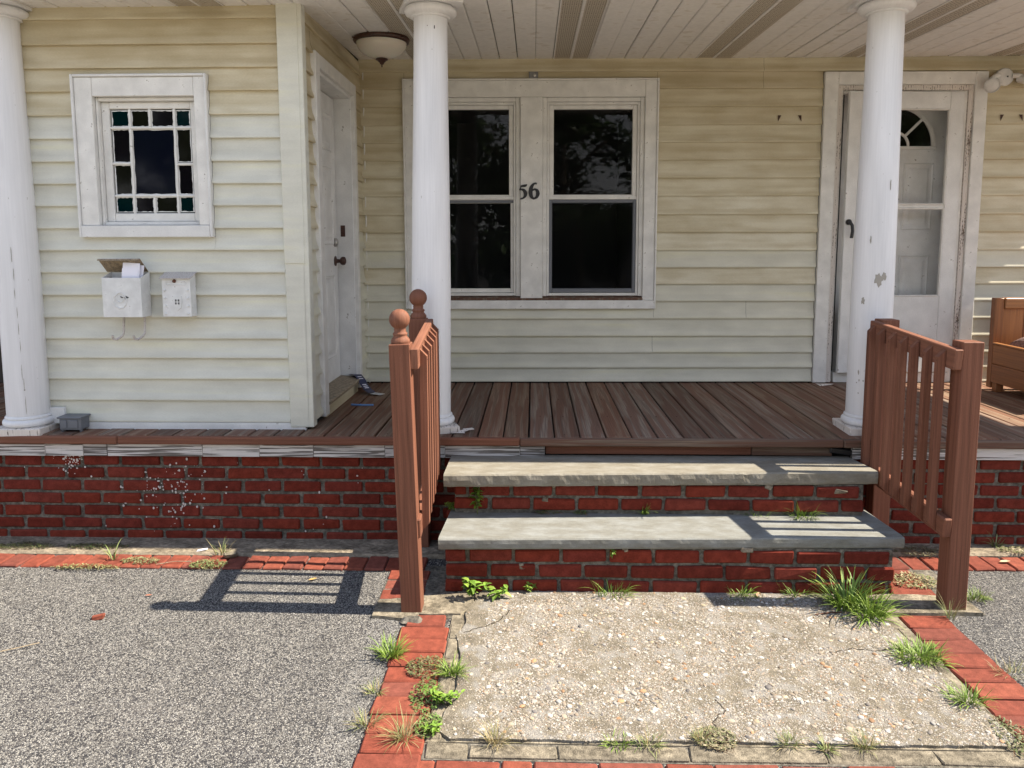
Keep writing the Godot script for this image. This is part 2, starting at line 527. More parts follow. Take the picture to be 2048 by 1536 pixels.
# ------------------------------------------------------------------ ground
func ground() -> void:
	var m := Mb.new()
	# one sheet; finer near the house is not needed, relief lies in the chips
	m.quad(Vector3(-60, 0, -60), Vector3(60, 0, -60), Vector3(60, 0, 60), Vector3(-60, 0, 60), Vector3.UP)
	var g := struct("asphalt_ground", m.mesh(), M.asphalt)
	struct("bounce_paving", lim(Vector3(-40, -0.1, 2.35), Vector3(40, 0.006, 12.0), 0.0), M.bounce_paving)  # unseen pale paving, added to bounce sunlight up into the porch
	# light chips standing out of the binder
	var stone := stone_mesh(0)
	var mm := MultiMesh.new()
	mm.transform_format = MultiMesh.TRANSFORM_3D
	mm.use_colors = true
	mm.mesh = stone
	var areas := [Rect2(-3.4, 0.37, 2.845, 1.95), Rect2(1.775, 0.31, 1.2, 1.8), Rect2(-0.69, 0.84, 0.13, 1.3)]
	var total := 0.0
	for a in areas:
		total += a.get_area()
	var cnt := 200000
	mm.instance_count = cnt
	var k := 0
	for a in areas:
		var nn := int(cnt * a.get_area() / total)
		for i in nn:
			if k >= cnt:
				break
			var p := Vector3(rng.randf_range(a.position.x, a.end.x), 0, rng.randf_range(a.position.y, a.end.y))
			var s := rng.randf_range(0.0010, 0.0025)
			var b := Basis(Vector3(rng.randf() - 0.5, rng.randf() - 0.5, rng.randf() - 0.5).normalized() if false else Vector3.UP, rng.randf() * TAU) * Basis(Vector3.RIGHT, rng.randf_range(-0.5, 0.5))
			b = b.scaled_local(Vector3(s * rng.randf_range(0.9, 1.7), s * rng.randf_range(0.5, 0.8), s))
			mm.set_instance_transform(k, Transform3D(b, p + Vector3(0, s * 0.1, 0)))
			var t := rng.randf()
			var v := 0.10 + 0.05 * rng.randf()
			if t > 0.80: v = rng.randf_range(0.24, 0.34)
			elif t > 0.15: v = rng.randf_range(0.145, 0.22)
			var w := rng.randf_range(-0.05, 0.03)
			mm.set_instance_color(k, Color(v, v * (0.98 + w * 0.4), v * (0.94 + w)))
			k += 1
	mm.visible_instance_count = k
	var o := MultiMeshInstance3D.new()
	o.name = "stone_chips"
	o.multimesh = mm
	o.material_override = M.chip
	o.set_meta("kind", "stuff")
	g.add_child(o, true)

func stone_mesh(sd: int) -> ArrayMesh:
	var r := RandomNumberGenerator.new()
	r.seed = 900 + sd
	var t := (1.0 + sqrt(5.0)) / 2.0
	var vs := [Vector3(-1, t, 0), Vector3(1, t, 0), Vector3(-1, -t, 0), Vector3(1, -t, 0), Vector3(0, -1, t), Vector3(0, 1, t), Vector3(0, -1, -t), Vector3(0, 1, -t), Vector3(t, 0, -1), Vector3(t, 0, 1), Vector3(-t, 0, -1), Vector3(-t, 0, 1)]
	var fs := [[0, 11, 5], [0, 5, 1], [0, 1, 7], [0, 7, 10], [0, 10, 11], [1, 5, 9], [5, 11, 4], [11, 10, 2], [10, 7, 6], [7, 1, 8], [3, 9, 4], [3, 4, 2], [3, 2, 6], [3, 6, 8], [3, 8, 9], [4, 9, 5], [2, 4, 11], [6, 2, 10], [8, 6, 7], [9, 8, 1]]
	for i in 12:
		vs[i] = vs[i].normalized() * r.randf_range(0.8, 1.15)
	var m := Mb.new()
	for f in fs:
		if sd >= 5:
			m.stri(vs[f[0]], vs[f[1]], vs[f[2]], vs[f[0]].normalized(), vs[f[1]].normalized(), vs[f[2]].normalized())
		else:
			m.tri(vs[f[0]], vs[f[1]], vs[f[2]], vs[f[0]] + vs[f[1]] + vs[f[2]])
	return m.mesh()

# ------------------------------------------------------------------ porch
var brick_meshes := []
func lay_bricks(parent: Node, x0: float, x1: float, y0: float, courses: int, pitch: float, z: float, length := 0.218, bs := Basis(), org := Vector3.ZERO, first := 0.0, depth := 0.09) -> void:
	for c in courses:
		var x := x0 - (0.0 if (c % 2) == 0 else length * 0.5) - first
		while x < x1:
			var l := length + rng.randf_range(-0.006, 0.006)
			var a := maxf(x, x0)
			var b := minf(x + l, x1)
			if b - a > 0.03:
				var m := Mb.new()
				m.box(Vector3.ZERO, Vector3(b - a - 0.018 + rng.randf_range(-0.003, 0.003), pitch - 0.0150 + rng.randf_range(-0.0015, 0.0015), depth), 0.006, Basis(), 0.003, rng)
				var p := Vector3((a + b) * 0.5, y0 + pitch * (c + 0.5) + rng.randf_range(-0.0015, 0.0015), z - depth * 0.5 + rng.randf_range(-0.003, 0.003))
				obj("brick", m.mesh(), M.brick[rng.randi() % M.brick.size()], parent, "", org + bs * p, bs * Basis(Vector3(0, 0, 1), rng.randf_range(-0.006, 0.006)) * Basis(Vector3(0, 1, 0), rng.randf_range(-0.012, 0.012)))
			x += l

func foundation_and_deck() -> void:
	var porch := thing("porch", "covered house porch with dark plank deck on a red brick foundation", "porch")
	var f := node("foundation", porch)
	obj("mortar", lim(Vector3(-4.4, -0.05, -0.14), Vector3(4.7, 0.488, -0.010), 0.0), M.mortar, f)
	lay_bricks(f, -4.4, -0.30, -0.006, 7, 0.0702, 0.0)
	lay_bricks(f, 1.50, 4.7, -0.003, 7, 0.0702, 0.0, 0.218, Basis(), Vector3.ZERO, 0.05)
	lay_bricks(f, -0.30, 1.50, -0.006 + 0.0702 * 6, 1, 0.0702, 0.0, 0.218, Basis(), Vector3.ZERO, 0.11)
	# white paint spattered over the bricks near the left mailbox
	var disc := Mb.new()
	disc.lathe([Vector2(0.001, 0.0), Vector2(1.0, 0.0), Vector2(0.7, 0.5), Vector2(0.001, 0.7)], 9)
	var mm := MultiMesh.new()
	mm.transform_format = MultiMesh.TRANSFORM_3D
	mm.mesh = disc.mesh()
	mm.instance_count = 230
	for i in 230:
		var p := Vector2(-1.96 + rng.randfn(0.0, 0.12), 0.30 + rng.randfn(0.0, 0.075))
		if i > 170:
			p = Vector2(-2.50 + rng.randfn(0.0, 0.03), 0.435 + rng.randfn(0.0, 0.03))
		elif i > 140:
			p = Vector2(rng.randf_range(-2.8, -0.9), rng.randf_range(0.05, 0.47))
		p.y = clampf(p.y, 0.02, 0.475)
		var s := rng.randf_range(0.0014, 0.0062)
		mm.set_instance_transform(i, Transform3D(Basis(Vector3.RIGHT, PI / 2).scaled_local(Vector3(s, 0.0016, s * rng.randf_range(0.7, 1.6))), Vector3(p.x, p.y, 0.0005)))
	var sp := MultiMeshInstance3D.new()
	sp.name = "paint_splatter"
	sp.multimesh = mm
	sp.material_override = M.splat
	sp.set_meta("kind", "stuff")
	sp.set_meta("label", "white paint spatter across the red bricks")
	porch.add_child(sp, true)
	# deck planks over an added black slab that stops light leaking through the gaps
	var d := node("deck", porch)
	obj("light_stop_slab", lim(Vector3(-4.4, 0.49, -1.75), Vector3(4.7, 0.545, -0.02), 0.0), M.void, d)
	var x := -4.35
	while x < 4.7:
		var z0 := -1.66 if x > -1.27 or x < -2.85 else -0.15
		var y := DECK - 0.014 + rng.randf_range(-0.0015, 0.0015)
		bar("deck_board", Vector3(x + 0.0675, y, z0), Vector3(x + 0.0675 + rng.randf_range(-0.001, 0.001), y, 0.031), 0.1265, 0.028, M.deck[rng.randi() % 6], d, Vector3.RIGHT, 0.004)
		x += 0.1352
	# nail heads in pairs where the boards cross the joists
	var nm := MultiMesh.new()
	nm.transform_format = MultiMesh.TRANSFORM_3D
	nm.mesh = disc.mesh()
	var nails := []
	x = -1.2
	while x < 3.6:
		for zz in [-0.02, -0.46, -0.95, -1.42]:
			for q in [0.032, 0.100]:
				nails.append(Vector3(x + q - 0.0138 + rng.randf_range(-0.008, 0.008), DECK + 0.0002, zz + rng.randf_range(-0.01, 0.01)))
		x += 0.1352
	nm.instance_count = nails.size()
	for i in nails.size():
		nm.set_instance_transform(i, Transform3D(Basis.from_scale(Vector3(0.0042, 0.0022, 0.0042)), nails[i]))
	var nh := MultiMeshInstance3D.new()
	nh.name = "nail_heads"
	nh.multimesh = nm
	nh.material_override = M.rust
	nh.set_meta("kind", "stuff")
	porch.add_child(nh, true)
	# front edge: brown nosing over short weathered fascia boards
	var e := node("deck_edge", porch)
	var xs := [-4.4, -2.2, -0.07, 1.60, 3.2, 4.7]
	for i in 5:
		var v0 := Vector3(xs[i] + 0.001, DECK - 0.023, 0.047)
		bar("nosing_board", v0, Vector3(xs[i + 1] - 0.001, DECK - 0.023 + rng.randf_range(-0.002, 0.002), 0.047), 0.030, 0.042, M.brown_board[i % 2] if i < 2 else M.deck[3], e, Vector3(0, 0, 1), 0.006)
	var js := [-4.4, -3.3, -2.607, -2.40, -2.27, -1.757, -1.451, -1.163, -0.782, -0.465, -0.07, 0.062]
	var pick := [0, 2, 0, 3, 4, 0, 4, 2, 1, 2, 3, 3]
	for i in 11:
		bar("fascia_board", Vector3(js[i] + 0.001, 0.517, 0.024), Vector3(js[i + 1] - 0.001, 0.517 + rng.randf_range(-0.001, 0.001), 0.024 + rng.randf_range(-0.002, 0.001)), 0.022, 0.068, M.fascia[pick[i]], e, Vector3(0, 0, 1), 0.002)
	bar("fascia_board", Vector3(0.064, 0.527, 0.004), Vector3(1.14, 0.526, 0.002), 0.022, 0.05, M.brown_board[1], e, Vector3(0, 0, 1), 0.004)
	bar("fascia_board", Vector3(1.143, 0.526, 0.003), Vector3(1.56, 0.525, 0.004), 0.022, 0.052, M.deck[3], e, Vector3(0, 0, 1), 0.004, "rotten end of the bare rim board")
	js = [1.653, 1.83, 2.6, 3.5, 4.7]
	for i in 4:
		bar("fascia_board", Vector3(js[i] + 0.001, 0.521, 0.024), Vector3(js[i + 1] - 0.001, 0.521, 0.024), 0.022, 0.066, M.fascia[[2, 0, 4, 1][i]], e, Vector3(0, 0, 1), 0.002)
	bar("splintered_board", Vector3(1.545, 0.535, 0.020), Vector3(1.656, 0.520, 0.026), 0.016, 0.030, M.black, e, Vector3(0, 0, 1), 0.004)
	M.porch = porch

func porch_roof() -> void:
	var porch: Node3D = M.porch
	var c := node("ceiling", porch)
	var x := -4.4 + 0.0 
	var p := 0.124
	var k0 := int(round((-4.4 - 0.135) / p))
	for k in range(k0, int((4.5 - 0.135) / p)):
		x = 0.135 + k * p
		var z0 := -1.60 if x > -1.27 or x < -2.86 else -0.15
		var vent := posmod(k, 8) < 2
		var z1 := 0.17
		var a := Vector3(x + 0.0018, ceil_y(z0), z0)
		var b := Vector3(x + p - 0.0018, ceil_y(z1), z1)
		var m := Mb.new()
		var t := 0.0015 if vent else 0.012
		var q := [Vector3(a.x, a.y, z0), Vector3(b.x, a.y, z0), Vector3(b.x, b.y, z1), Vector3(a.x, b.y, z1)]
		var e := 0.007
		# shallow tray: flat face with rolled edges going up into the joint
		var up := Vector3(0, 0.014, 0)
		var ins := Vector3(e, 0, 0)
		m.quad(q[0] + ins, q[1] - ins, q[2] - ins, q[3] + ins, Vector3.DOWN)
		if not vent:
			m.quad(q[0] + ins, q[3] + ins, q[3] + Vector3(0, 0.004, 0), q[0] + Vector3(0, 0.004, 0), Vector3(-1, -1, 0))
			m.quad(q[1] - ins, q[2] - ins, q[2] + Vector3(0, 0.004, 0), q[1] + Vector3(0, 0.004, 0), Vector3(1, -1, 0))
			m.quad(q[0] + Vector3(0, 0.004, 0), q[3] + Vector3(0, 0.004, 0), q[3] + up, q[0] + up, Vector3(-1, 0, 0))
			m.quad(q[1] + Vector3(0, 0.004, 0), q[2] + Vector3(0, 0.004, 0), q[2] + up, q[1] + up, Vector3(1, 0, 0))
			m.quad(q[0], q[1], q[1] + up, q[0] + up, Vector3(0, 0, -1))
		var o := obj("ceiling_panel", m.mesh(), M.vent if vent else M.soffit, c)
		o.transform = Transform3D(Basis(Vector3(0, 0, 1), rng.randf_range(-0.001, 0.001)), Vector3(0, rng.randf_range(-0.0015, 0.0015), 0))
		if vent:
			var r := Mb.new()
			for s in [x + 0.0005, x + p - 0.0085]:
				r.quad(Vector3(s, a.y - 0.001, z0), Vector3(s + 0.008, a.y - 0.001, z0), Vector3(s + 0.008, b.y - 0.001, z1), Vector3(s, b.y - 0.001, z1), Vector3.DOWN)
				r.quad(Vector3(s, a.y + 0.012, z0), Vector3(s, a.y - 0.001, z0), Vector3(s, b.y - 0.001, z1), Vector3(s, b.y + 0.012, z1), Vector3.LEFT)
				r.quad(Vector3(s + 0.008, a.y + 0.012, z0), Vector3(s + 0.008, a.y - 0.001, z0), Vector3(s + 0.008, b.y - 0.001, z1), Vector3(s + 0.008, b.y + 0.012, z1), Vector3.RIGHT)
			obj("vent_rib", r.mesh(), M.soffit, c)
	# the roof above: boarding with a dark void over the soffit, and a fascia at the eave
	var r := node("roof", porch)
	var y0 := 2.98
	obj("roof_slab", lim(Vector3(-5.6, y0, -4.0), Vector3(4.5, y0 + 0.14, 0.18), 0.0), M.void, r)
	obj("eave_board", lim(Vector3(-5.6, ceil_y(0.19) - 0.012, 0.172), Vector3(4.5, y0 + 0.16, 0.196), 0.004), M.white, r)
	obj("gable_board", lim(Vector3(4.476, ceil_y(0) - 0.03, -4.0), Vector3(4.502, y0 + 0.16, 0.171), 0.004), M.white, r)

# ------------------------------------------------------------------ house
var house: Node3D
const FRONT_Y := [0.637, 0.757, 0.875, 0.99, 1.097, 1.213, 1.334, 1.454, 1.574, 1.69, 1.808, 1.925, 2.041, 2.159, 2.279, 2.401, 2.519, 2.639, 2.763, 2.86]
const BACK_Y := [0.608, 0.711, 0.821, 0.941, 1.068, 1.194, 1.316, 1.434, 1.558, 1.685, 1.81, 1.94, 2.065, 2.19, 2.312, 2.43, 2.556, 2.678, 2.795, 2.89]
var T_front := Transform3D(Basis(), Vector3(0, 0, ZF))
var T_side := Transform3D(Basis(Vector3(0, 0, -1), Vector3.UP, Vector3.RIGHT), Vector3(-1.225, 0, 0))
var T_back := Transform3D()

func cut(xa: float, xb: float, lo: float, hi: float, openings: Array) -> Array:
	var out := [Vector2(lo, hi)]
	var xm := (xa + xb) * 0.5
	for o in openings:
		if xm > o[0] and xm < o[1]:
			var nx := []
			for s in out:
				if o[3] <= s.x or o[2] >= s.y:
					nx.append(s)
				else:
					if o[2] > s.x + 0.004: nx.append(Vector2(s.x, o[2]))
					if o[3] < s.y - 0.004: nx.append(Vector2(o[3], s.y))
			out = nx
	return out

func runs(x0: float, x1: float, lo: float, hi: float, openings: Array, seams: Array) -> Array:
	var xs := [x0, x1]
	for o in openings:
		for k in 2:
			if o[k] > x0 and o[k] < x1:
				xs.append(o[k])
	xs.append_array(seams)
	xs.sort()
	var out := []
	for i in xs.size() - 1:
		for s in cut(xs[i], xs[i + 1], lo, hi, openings):
			if out.size() and absf(out[-1][1] - xs[i]) < 1e-5 and out[-1][2].is_equal_approx(s) and not seams.has(xs[i]):
				out[-1][1] = xs[i + 1]
			else:
				out.append([xs[i], xs[i + 1], s])
	return out

func siding(parent: Node3D, ys: Array, x0: float, x1: float, openings: Array, pick: Callable, seams := {}) -> void:
	var prof := [Vector2(0.0, 0.0240), Vector2(0.004, 0.0250), Vector2(0.014, 0.0232), Vector2(0.026, 0.0185), Vector2(0.044, 0.0115), Vector2(0.07, 0.0085), Vector2(0.14, 0.0045)]
	for i in ys.size() - 1:
		var lo: float = ys[i]
		var hi: float = ys[i + 1] + 0.006
		for s in runs(x0, x1, lo, hi, openings, seams.get(i, [])):
			var m := Mb.new()
			var seg: Vector2 = s[2]
			var pts := []
			var at := func(r: float) -> Vector2:
				for k in prof.size() - 1:
					if r <= prof[k + 1].x:
						return Vector2(r, lerpf(prof[k].y, prof[k + 1].y, (r - prof[k].x) / (prof[k + 1].x - prof[k].x)))
				return Vector2(r, prof[-1].y)
			pts.append(at.call(seg.x - lo))
			for q in prof:
				if q.x > seg.x - lo + 1e-4 and q.x < seg.y - lo - 1e-4:
					pts.append(q)
			pts.append(at.call(seg.y - lo))
			var ns := []
			for k in pts.size():
				var t: Vector2 = pts[mini(k + 1, pts.size() - 1)] - pts[maxi(k - 1, 0)]
				ns.append(Vector3(0, -t.y, t.x).normalized())
			var cx: float = (s[0] + s[1]) * 0.5
			var hx: float = (s[1] - s[0]) * 0.5 - (0.0008 if seams.has(i) else 0.0)
			for k in pts.size() - 1:
				var a := Vector3(-hx, pts[k].x, pts[k].y)
				var b := Vector3(-hx, pts[k + 1].x, pts[k + 1].y)
				var X := Vector3(hx * 2, 0, 0)
				m.stri(a, a + X, b + X, ns[k], ns[k], ns[k + 1])
				m.stri(a, b + X, b, ns[k], ns[k + 1], ns[k + 1])
			var a0 := Vector3(-hx, pts[0].x, pts[0].y)
			var b0 := Vector3(-hx, pts[0].x, 0.0)
			m.quad(a0, a0 + Vector3(hx * 2, 0, 0), b0 + Vector3(hx * 2, 0, 0), b0, Vector3.DOWN)
			obj("siding_board", m.mesh(), pick.call(i), parent, "", Vector3(cx, lo + rng.randf_range(-0.001, 0.001), rng.randf_range(-0.0008, 0.0008)), Basis(Vector3(0, 0, 1), clampf(rng.randfn(0, 0.0006), -0.0012, 0.0012)))

func sheathing(parent: Node3D, x0: float, x1: float, lo: float, hi: float, openings: Array) -> void:
	var m := Mb.new()
	for s in runs(x0, x1, lo, hi, openings, []):
		m.box(Vector3((s[0] + s[1]) * 0.5, (s[2].x + s[2].y) * 0.5, -0.035), Vector3(s[1] - s[0], s[2].y - s[2].x, 0.07))
	obj("wall_core", m.mesh(), M.void, parent)

func house_walls() -> void:
	var bb := Basis(Vector3.UP, deg_to_rad(1.2))
	T_back = Transform3D(bb, Vector3(0.3, 0, -1.58) - bb * Vector3(0.3, 0, 0))
	house = thing("house", "cream vinyl sided house front with white trimmed windows and doors", "house")
	# left bay
	var w := node("front_wall", house, "front wall of the left bay, dirtier under the soffit")
	w.transform = T_front
	var op := [[-2.42, -1.698, 1.642, 2.482]]
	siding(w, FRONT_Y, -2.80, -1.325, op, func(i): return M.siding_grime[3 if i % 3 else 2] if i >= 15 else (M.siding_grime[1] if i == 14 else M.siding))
	sheathing(w, -2.80, -1.24, 0.55, 2.92, [[-2.30, -1.77, 1.70, 2.37]])
	obj("corner_board", lim(Vector3(-1.323, 0.612, 0.0), Vector3(-1.217, 1.52, 0.030), 0.003), M.siding, w)
	obj("corner_board", lim(Vector3(-1.325, 1.50, 0.0), Vector3(-1.215, 2.84, 0.034), 0.003), M.siding, w)
	obj("base_trim", bx(Vector3(-1.87, 0.612, 0.012), Vector3(1.26, 0.042, 0.022), 0.004, 0.002), M.white_soft, w)
	obj("base_trim", bx(Vector3(-2.655, 0.672, 0.024), Vector3(0.17, 0.088, 0.02), 0.003, 0.003), M.white_soft, w, "loose white trim block behind the left column")
	# return wall with the white door
	w = node("side_wall", house, "return wall of the bay, with the recessed door")
	w.transform = T_side
	var so := [[0.325, 1.29, 0.55, 2.66]]
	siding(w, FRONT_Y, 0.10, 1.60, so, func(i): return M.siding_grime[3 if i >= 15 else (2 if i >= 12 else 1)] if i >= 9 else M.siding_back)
	sheathing(w, 0.13, 1.62, 0.55, 2.92, [[0.40, 1.235, 0.55, 2.59]])
	obj("corner_board", lim(Vector3(0.10, 0.612, 0.0), Vector3(0.165, 2.84, 0.031), 0.003), M.siding, w)
	var m := Mb.new()
	var pts := []
	for i in 24:
		pts.append(Vector3(1.545 + rng.randf_range(-0.004, 0.004), 0.60 + i * 0.0985, 0.030))
	m.tube(pts, 0.006, 6)
	obj("corner_cord", m.mesh(), M.white, w, "thin white strip caulked into the inside corner")
	var dark := mat(M.rail[0].albedo_texture, lin(0.05, 0.04, 0.033), 0.7, Vector3(4, 0.8, 4))  # near-black, so the boards carry the shade of the left recess
	# back wall of the porch
	w = node("back_wall", house, "long back wall of the porch")
	w.transform = T_back
	var bo := [[-0.908, 0.864, 1.138, 2.737], [2.018, 3.155, 0.55, 2.79]]
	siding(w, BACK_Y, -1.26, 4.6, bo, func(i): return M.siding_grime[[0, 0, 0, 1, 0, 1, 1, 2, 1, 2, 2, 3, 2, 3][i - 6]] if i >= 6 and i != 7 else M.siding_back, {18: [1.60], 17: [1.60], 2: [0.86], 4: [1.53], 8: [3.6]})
	sheathing(w, -7.0, 4.7, 0.55, 2.95, [[-0.83, 0.79, 1.22, 2.63], [2.12, 3.07, 0.55, 2.70]])
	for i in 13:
		bar("recess_shade_board", Vector3(-4.70 + i * 0.15, 0.60, 0.012), Vector3(-4.70 + i * 0.15, 2.90, 0.012), 0.147, 0.02, dark, w, Vector3.RIGHT, 0.003)
	# black cut marks on the dirty boards
	for q in [[1.72, 2.46], [1.86, 2.46], [3.27, 2.46], [3.40, 2.46]]:
		var s := 1.0 if q[0] in [1.86, 3.40] else -1.0
		var t := Mb.new()
		t.prism(PackedVector2Array([Vector2(-0.012, 0.025), Vector2(0.012, 0.025), Vector2(0.012 * s, -0.02)]), 0.0, 0.0015)
		obj("scraped_mark", t.mesh(), M.bronze, w, "", Vector3(q[0], q[1] + 0.01, 0.0185), Basis(Vector3.RIGHT, -0.1))
	# end wall of the bay on the far left
	w = node("end_wall", house)
	obj("end_panel", lim(Vector3(-2.80, 0.55, -1.75), Vector3(-2.74, 2.92, ZF - 0.002), 0.0), M.siding, w)

func glass(parent: Node3D, x0: float, x1: float, y0: float, y1: float, z: float, mt: Material, at := Vector3.ZERO, bs := Basis()) -> void:
	var m := Mb.new()
	m.quad(Vector3(x0, y0, z), Vector3(x1, y0, z), Vector3(x1, y1, z), Vector3(x0, y1, z), Vector3(0, 0, 1))
	obj("pane", m.mesh(), mt, parent, "", at, bs)

func frame(called: String, parent: Node3D, x0: float, x1: float, y0: float, y1: float, w: Array, z0: float, z1: float, mt: Material, bev := 0.003) -> void:
	# w = left, right, bottom, top widths; stiles run through
	if w[0] > 0: obj(called, lim(Vector3(x0, y0, z0), Vector3(x0 + w[0], y1, z1), bev), mt, parent)
	if w[1] > 0: obj(called, lim(Vector3(x1 - w[1], y0, z0), Vector3(x1, y1, z1), bev), mt, parent)
	if w[2] > 0: obj(called, lim(Vector3(x0 + w[0] + 0.0005, y0, z0), Vector3(x1 - w[1] - 0.0005, y0 + w[2], z1 - 0.0015), bev), mt, parent)
	if w[3] > 0: obj(called, lim(Vector3(x0 + w[0] + 0.0005, y1 - w[3], z0), Vector3(x1 - w[1] - 0.0005, y1, z1 - 0.0015), bev), mt, parent)

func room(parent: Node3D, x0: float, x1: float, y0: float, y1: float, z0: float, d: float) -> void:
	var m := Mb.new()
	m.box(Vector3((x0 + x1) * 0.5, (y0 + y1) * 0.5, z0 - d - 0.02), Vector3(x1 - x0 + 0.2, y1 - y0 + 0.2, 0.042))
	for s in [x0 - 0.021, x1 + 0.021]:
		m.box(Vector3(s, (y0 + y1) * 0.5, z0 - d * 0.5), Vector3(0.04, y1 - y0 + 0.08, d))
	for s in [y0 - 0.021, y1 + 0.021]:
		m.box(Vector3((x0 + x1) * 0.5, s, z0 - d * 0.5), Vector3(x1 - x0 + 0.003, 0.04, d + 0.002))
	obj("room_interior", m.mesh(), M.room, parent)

func double_window() -> void:
	var w := node("window", house, "white double window of two sash units behind the middle column")
	w.transform = T_back
	frame("casing", w, -0.905, 0.861, 1.203, 2.735, [0.082, 0.082, 0.0, 0.112], 0.0, 0.032, M.white)
	frame("edge_trim", w, -0.918, 0.874, 1.14, 2.748, [0.0125, 0.0125, 0.0, 0.0125], 0.0, 0.041, M.white)
	obj("mullion", lim(Vector3(-0.094, 1.21, 0.0), Vector3(0.063, 2.622, 0.036)), M.white, w)
	obj("apron", lim(Vector3(-0.905, 1.14, 0.0), Vector3(0.861, 1.2015, 0.043)), M.white, w)
	var s := Mb.new()
	s.box(Vector3(-0.02, 1.217, -0.005), Vector3(1.60, 0.02, 0.085), 0.003, Basis(Vector3.RIGHT, 0.2))
	obj("sill", s.mesh(), M.deck[3], w)
	for u in [[-0.822, -0.095], [0.0635, 0.779]]:
		var a: float = u[0]
		var b: float = u[1]
		frame("stop", w, a, b, 1.23, 2.622, [0.030, 0.030, 0.0, 0.028], -0.045, 0.012, M.white)
		frame("track", w, a + 0.031, b - 0.031, 1.232, 2.593, [0.016, 0.016, 0.02, 0.018], -0.05, 0.002, M.white)
		frame("upper_sash", w, a + 0.048, b - 0.048, 1.915, 2.574, [0.031, 0.031, 0.037, 0.028], -0.048, -0.012, M.white)
		glass(w, a + 0.078, b - 0.078, 1.95, 2.548, -0.032, M.pane)
		var grey: Material = M.plastic_grey if a > 0 else M.white
		frame("lower_sash", w, a + 0.046, b - 0.046, 1.254, 1.918, [0.023, 0.023, 0.03, 0.024], -0.049, -0.022 if a < 0 else -0.008, grey)
		obj("meeting_rail", lim(Vector3(a + 0.047, 1.919, -0.03), Vector3(b - 0.047, 1.940, -0.004), 0.002), M.white, w)
		glass(w, a + 0.068, b - 0.068, 1.28, 1.897, -0.042, M.pane if a < 0 else M.screened)
		obj("sash_rail", lim(Vector3(a + 0.048, 1.8955, -0.03), Vector3(b - 0.048, 1.917, -0.018), 0.002), M.plastic_grey, w)
	room(w, -0.81, 0.77, 1.18, 2.66, -0.08, 1.3)

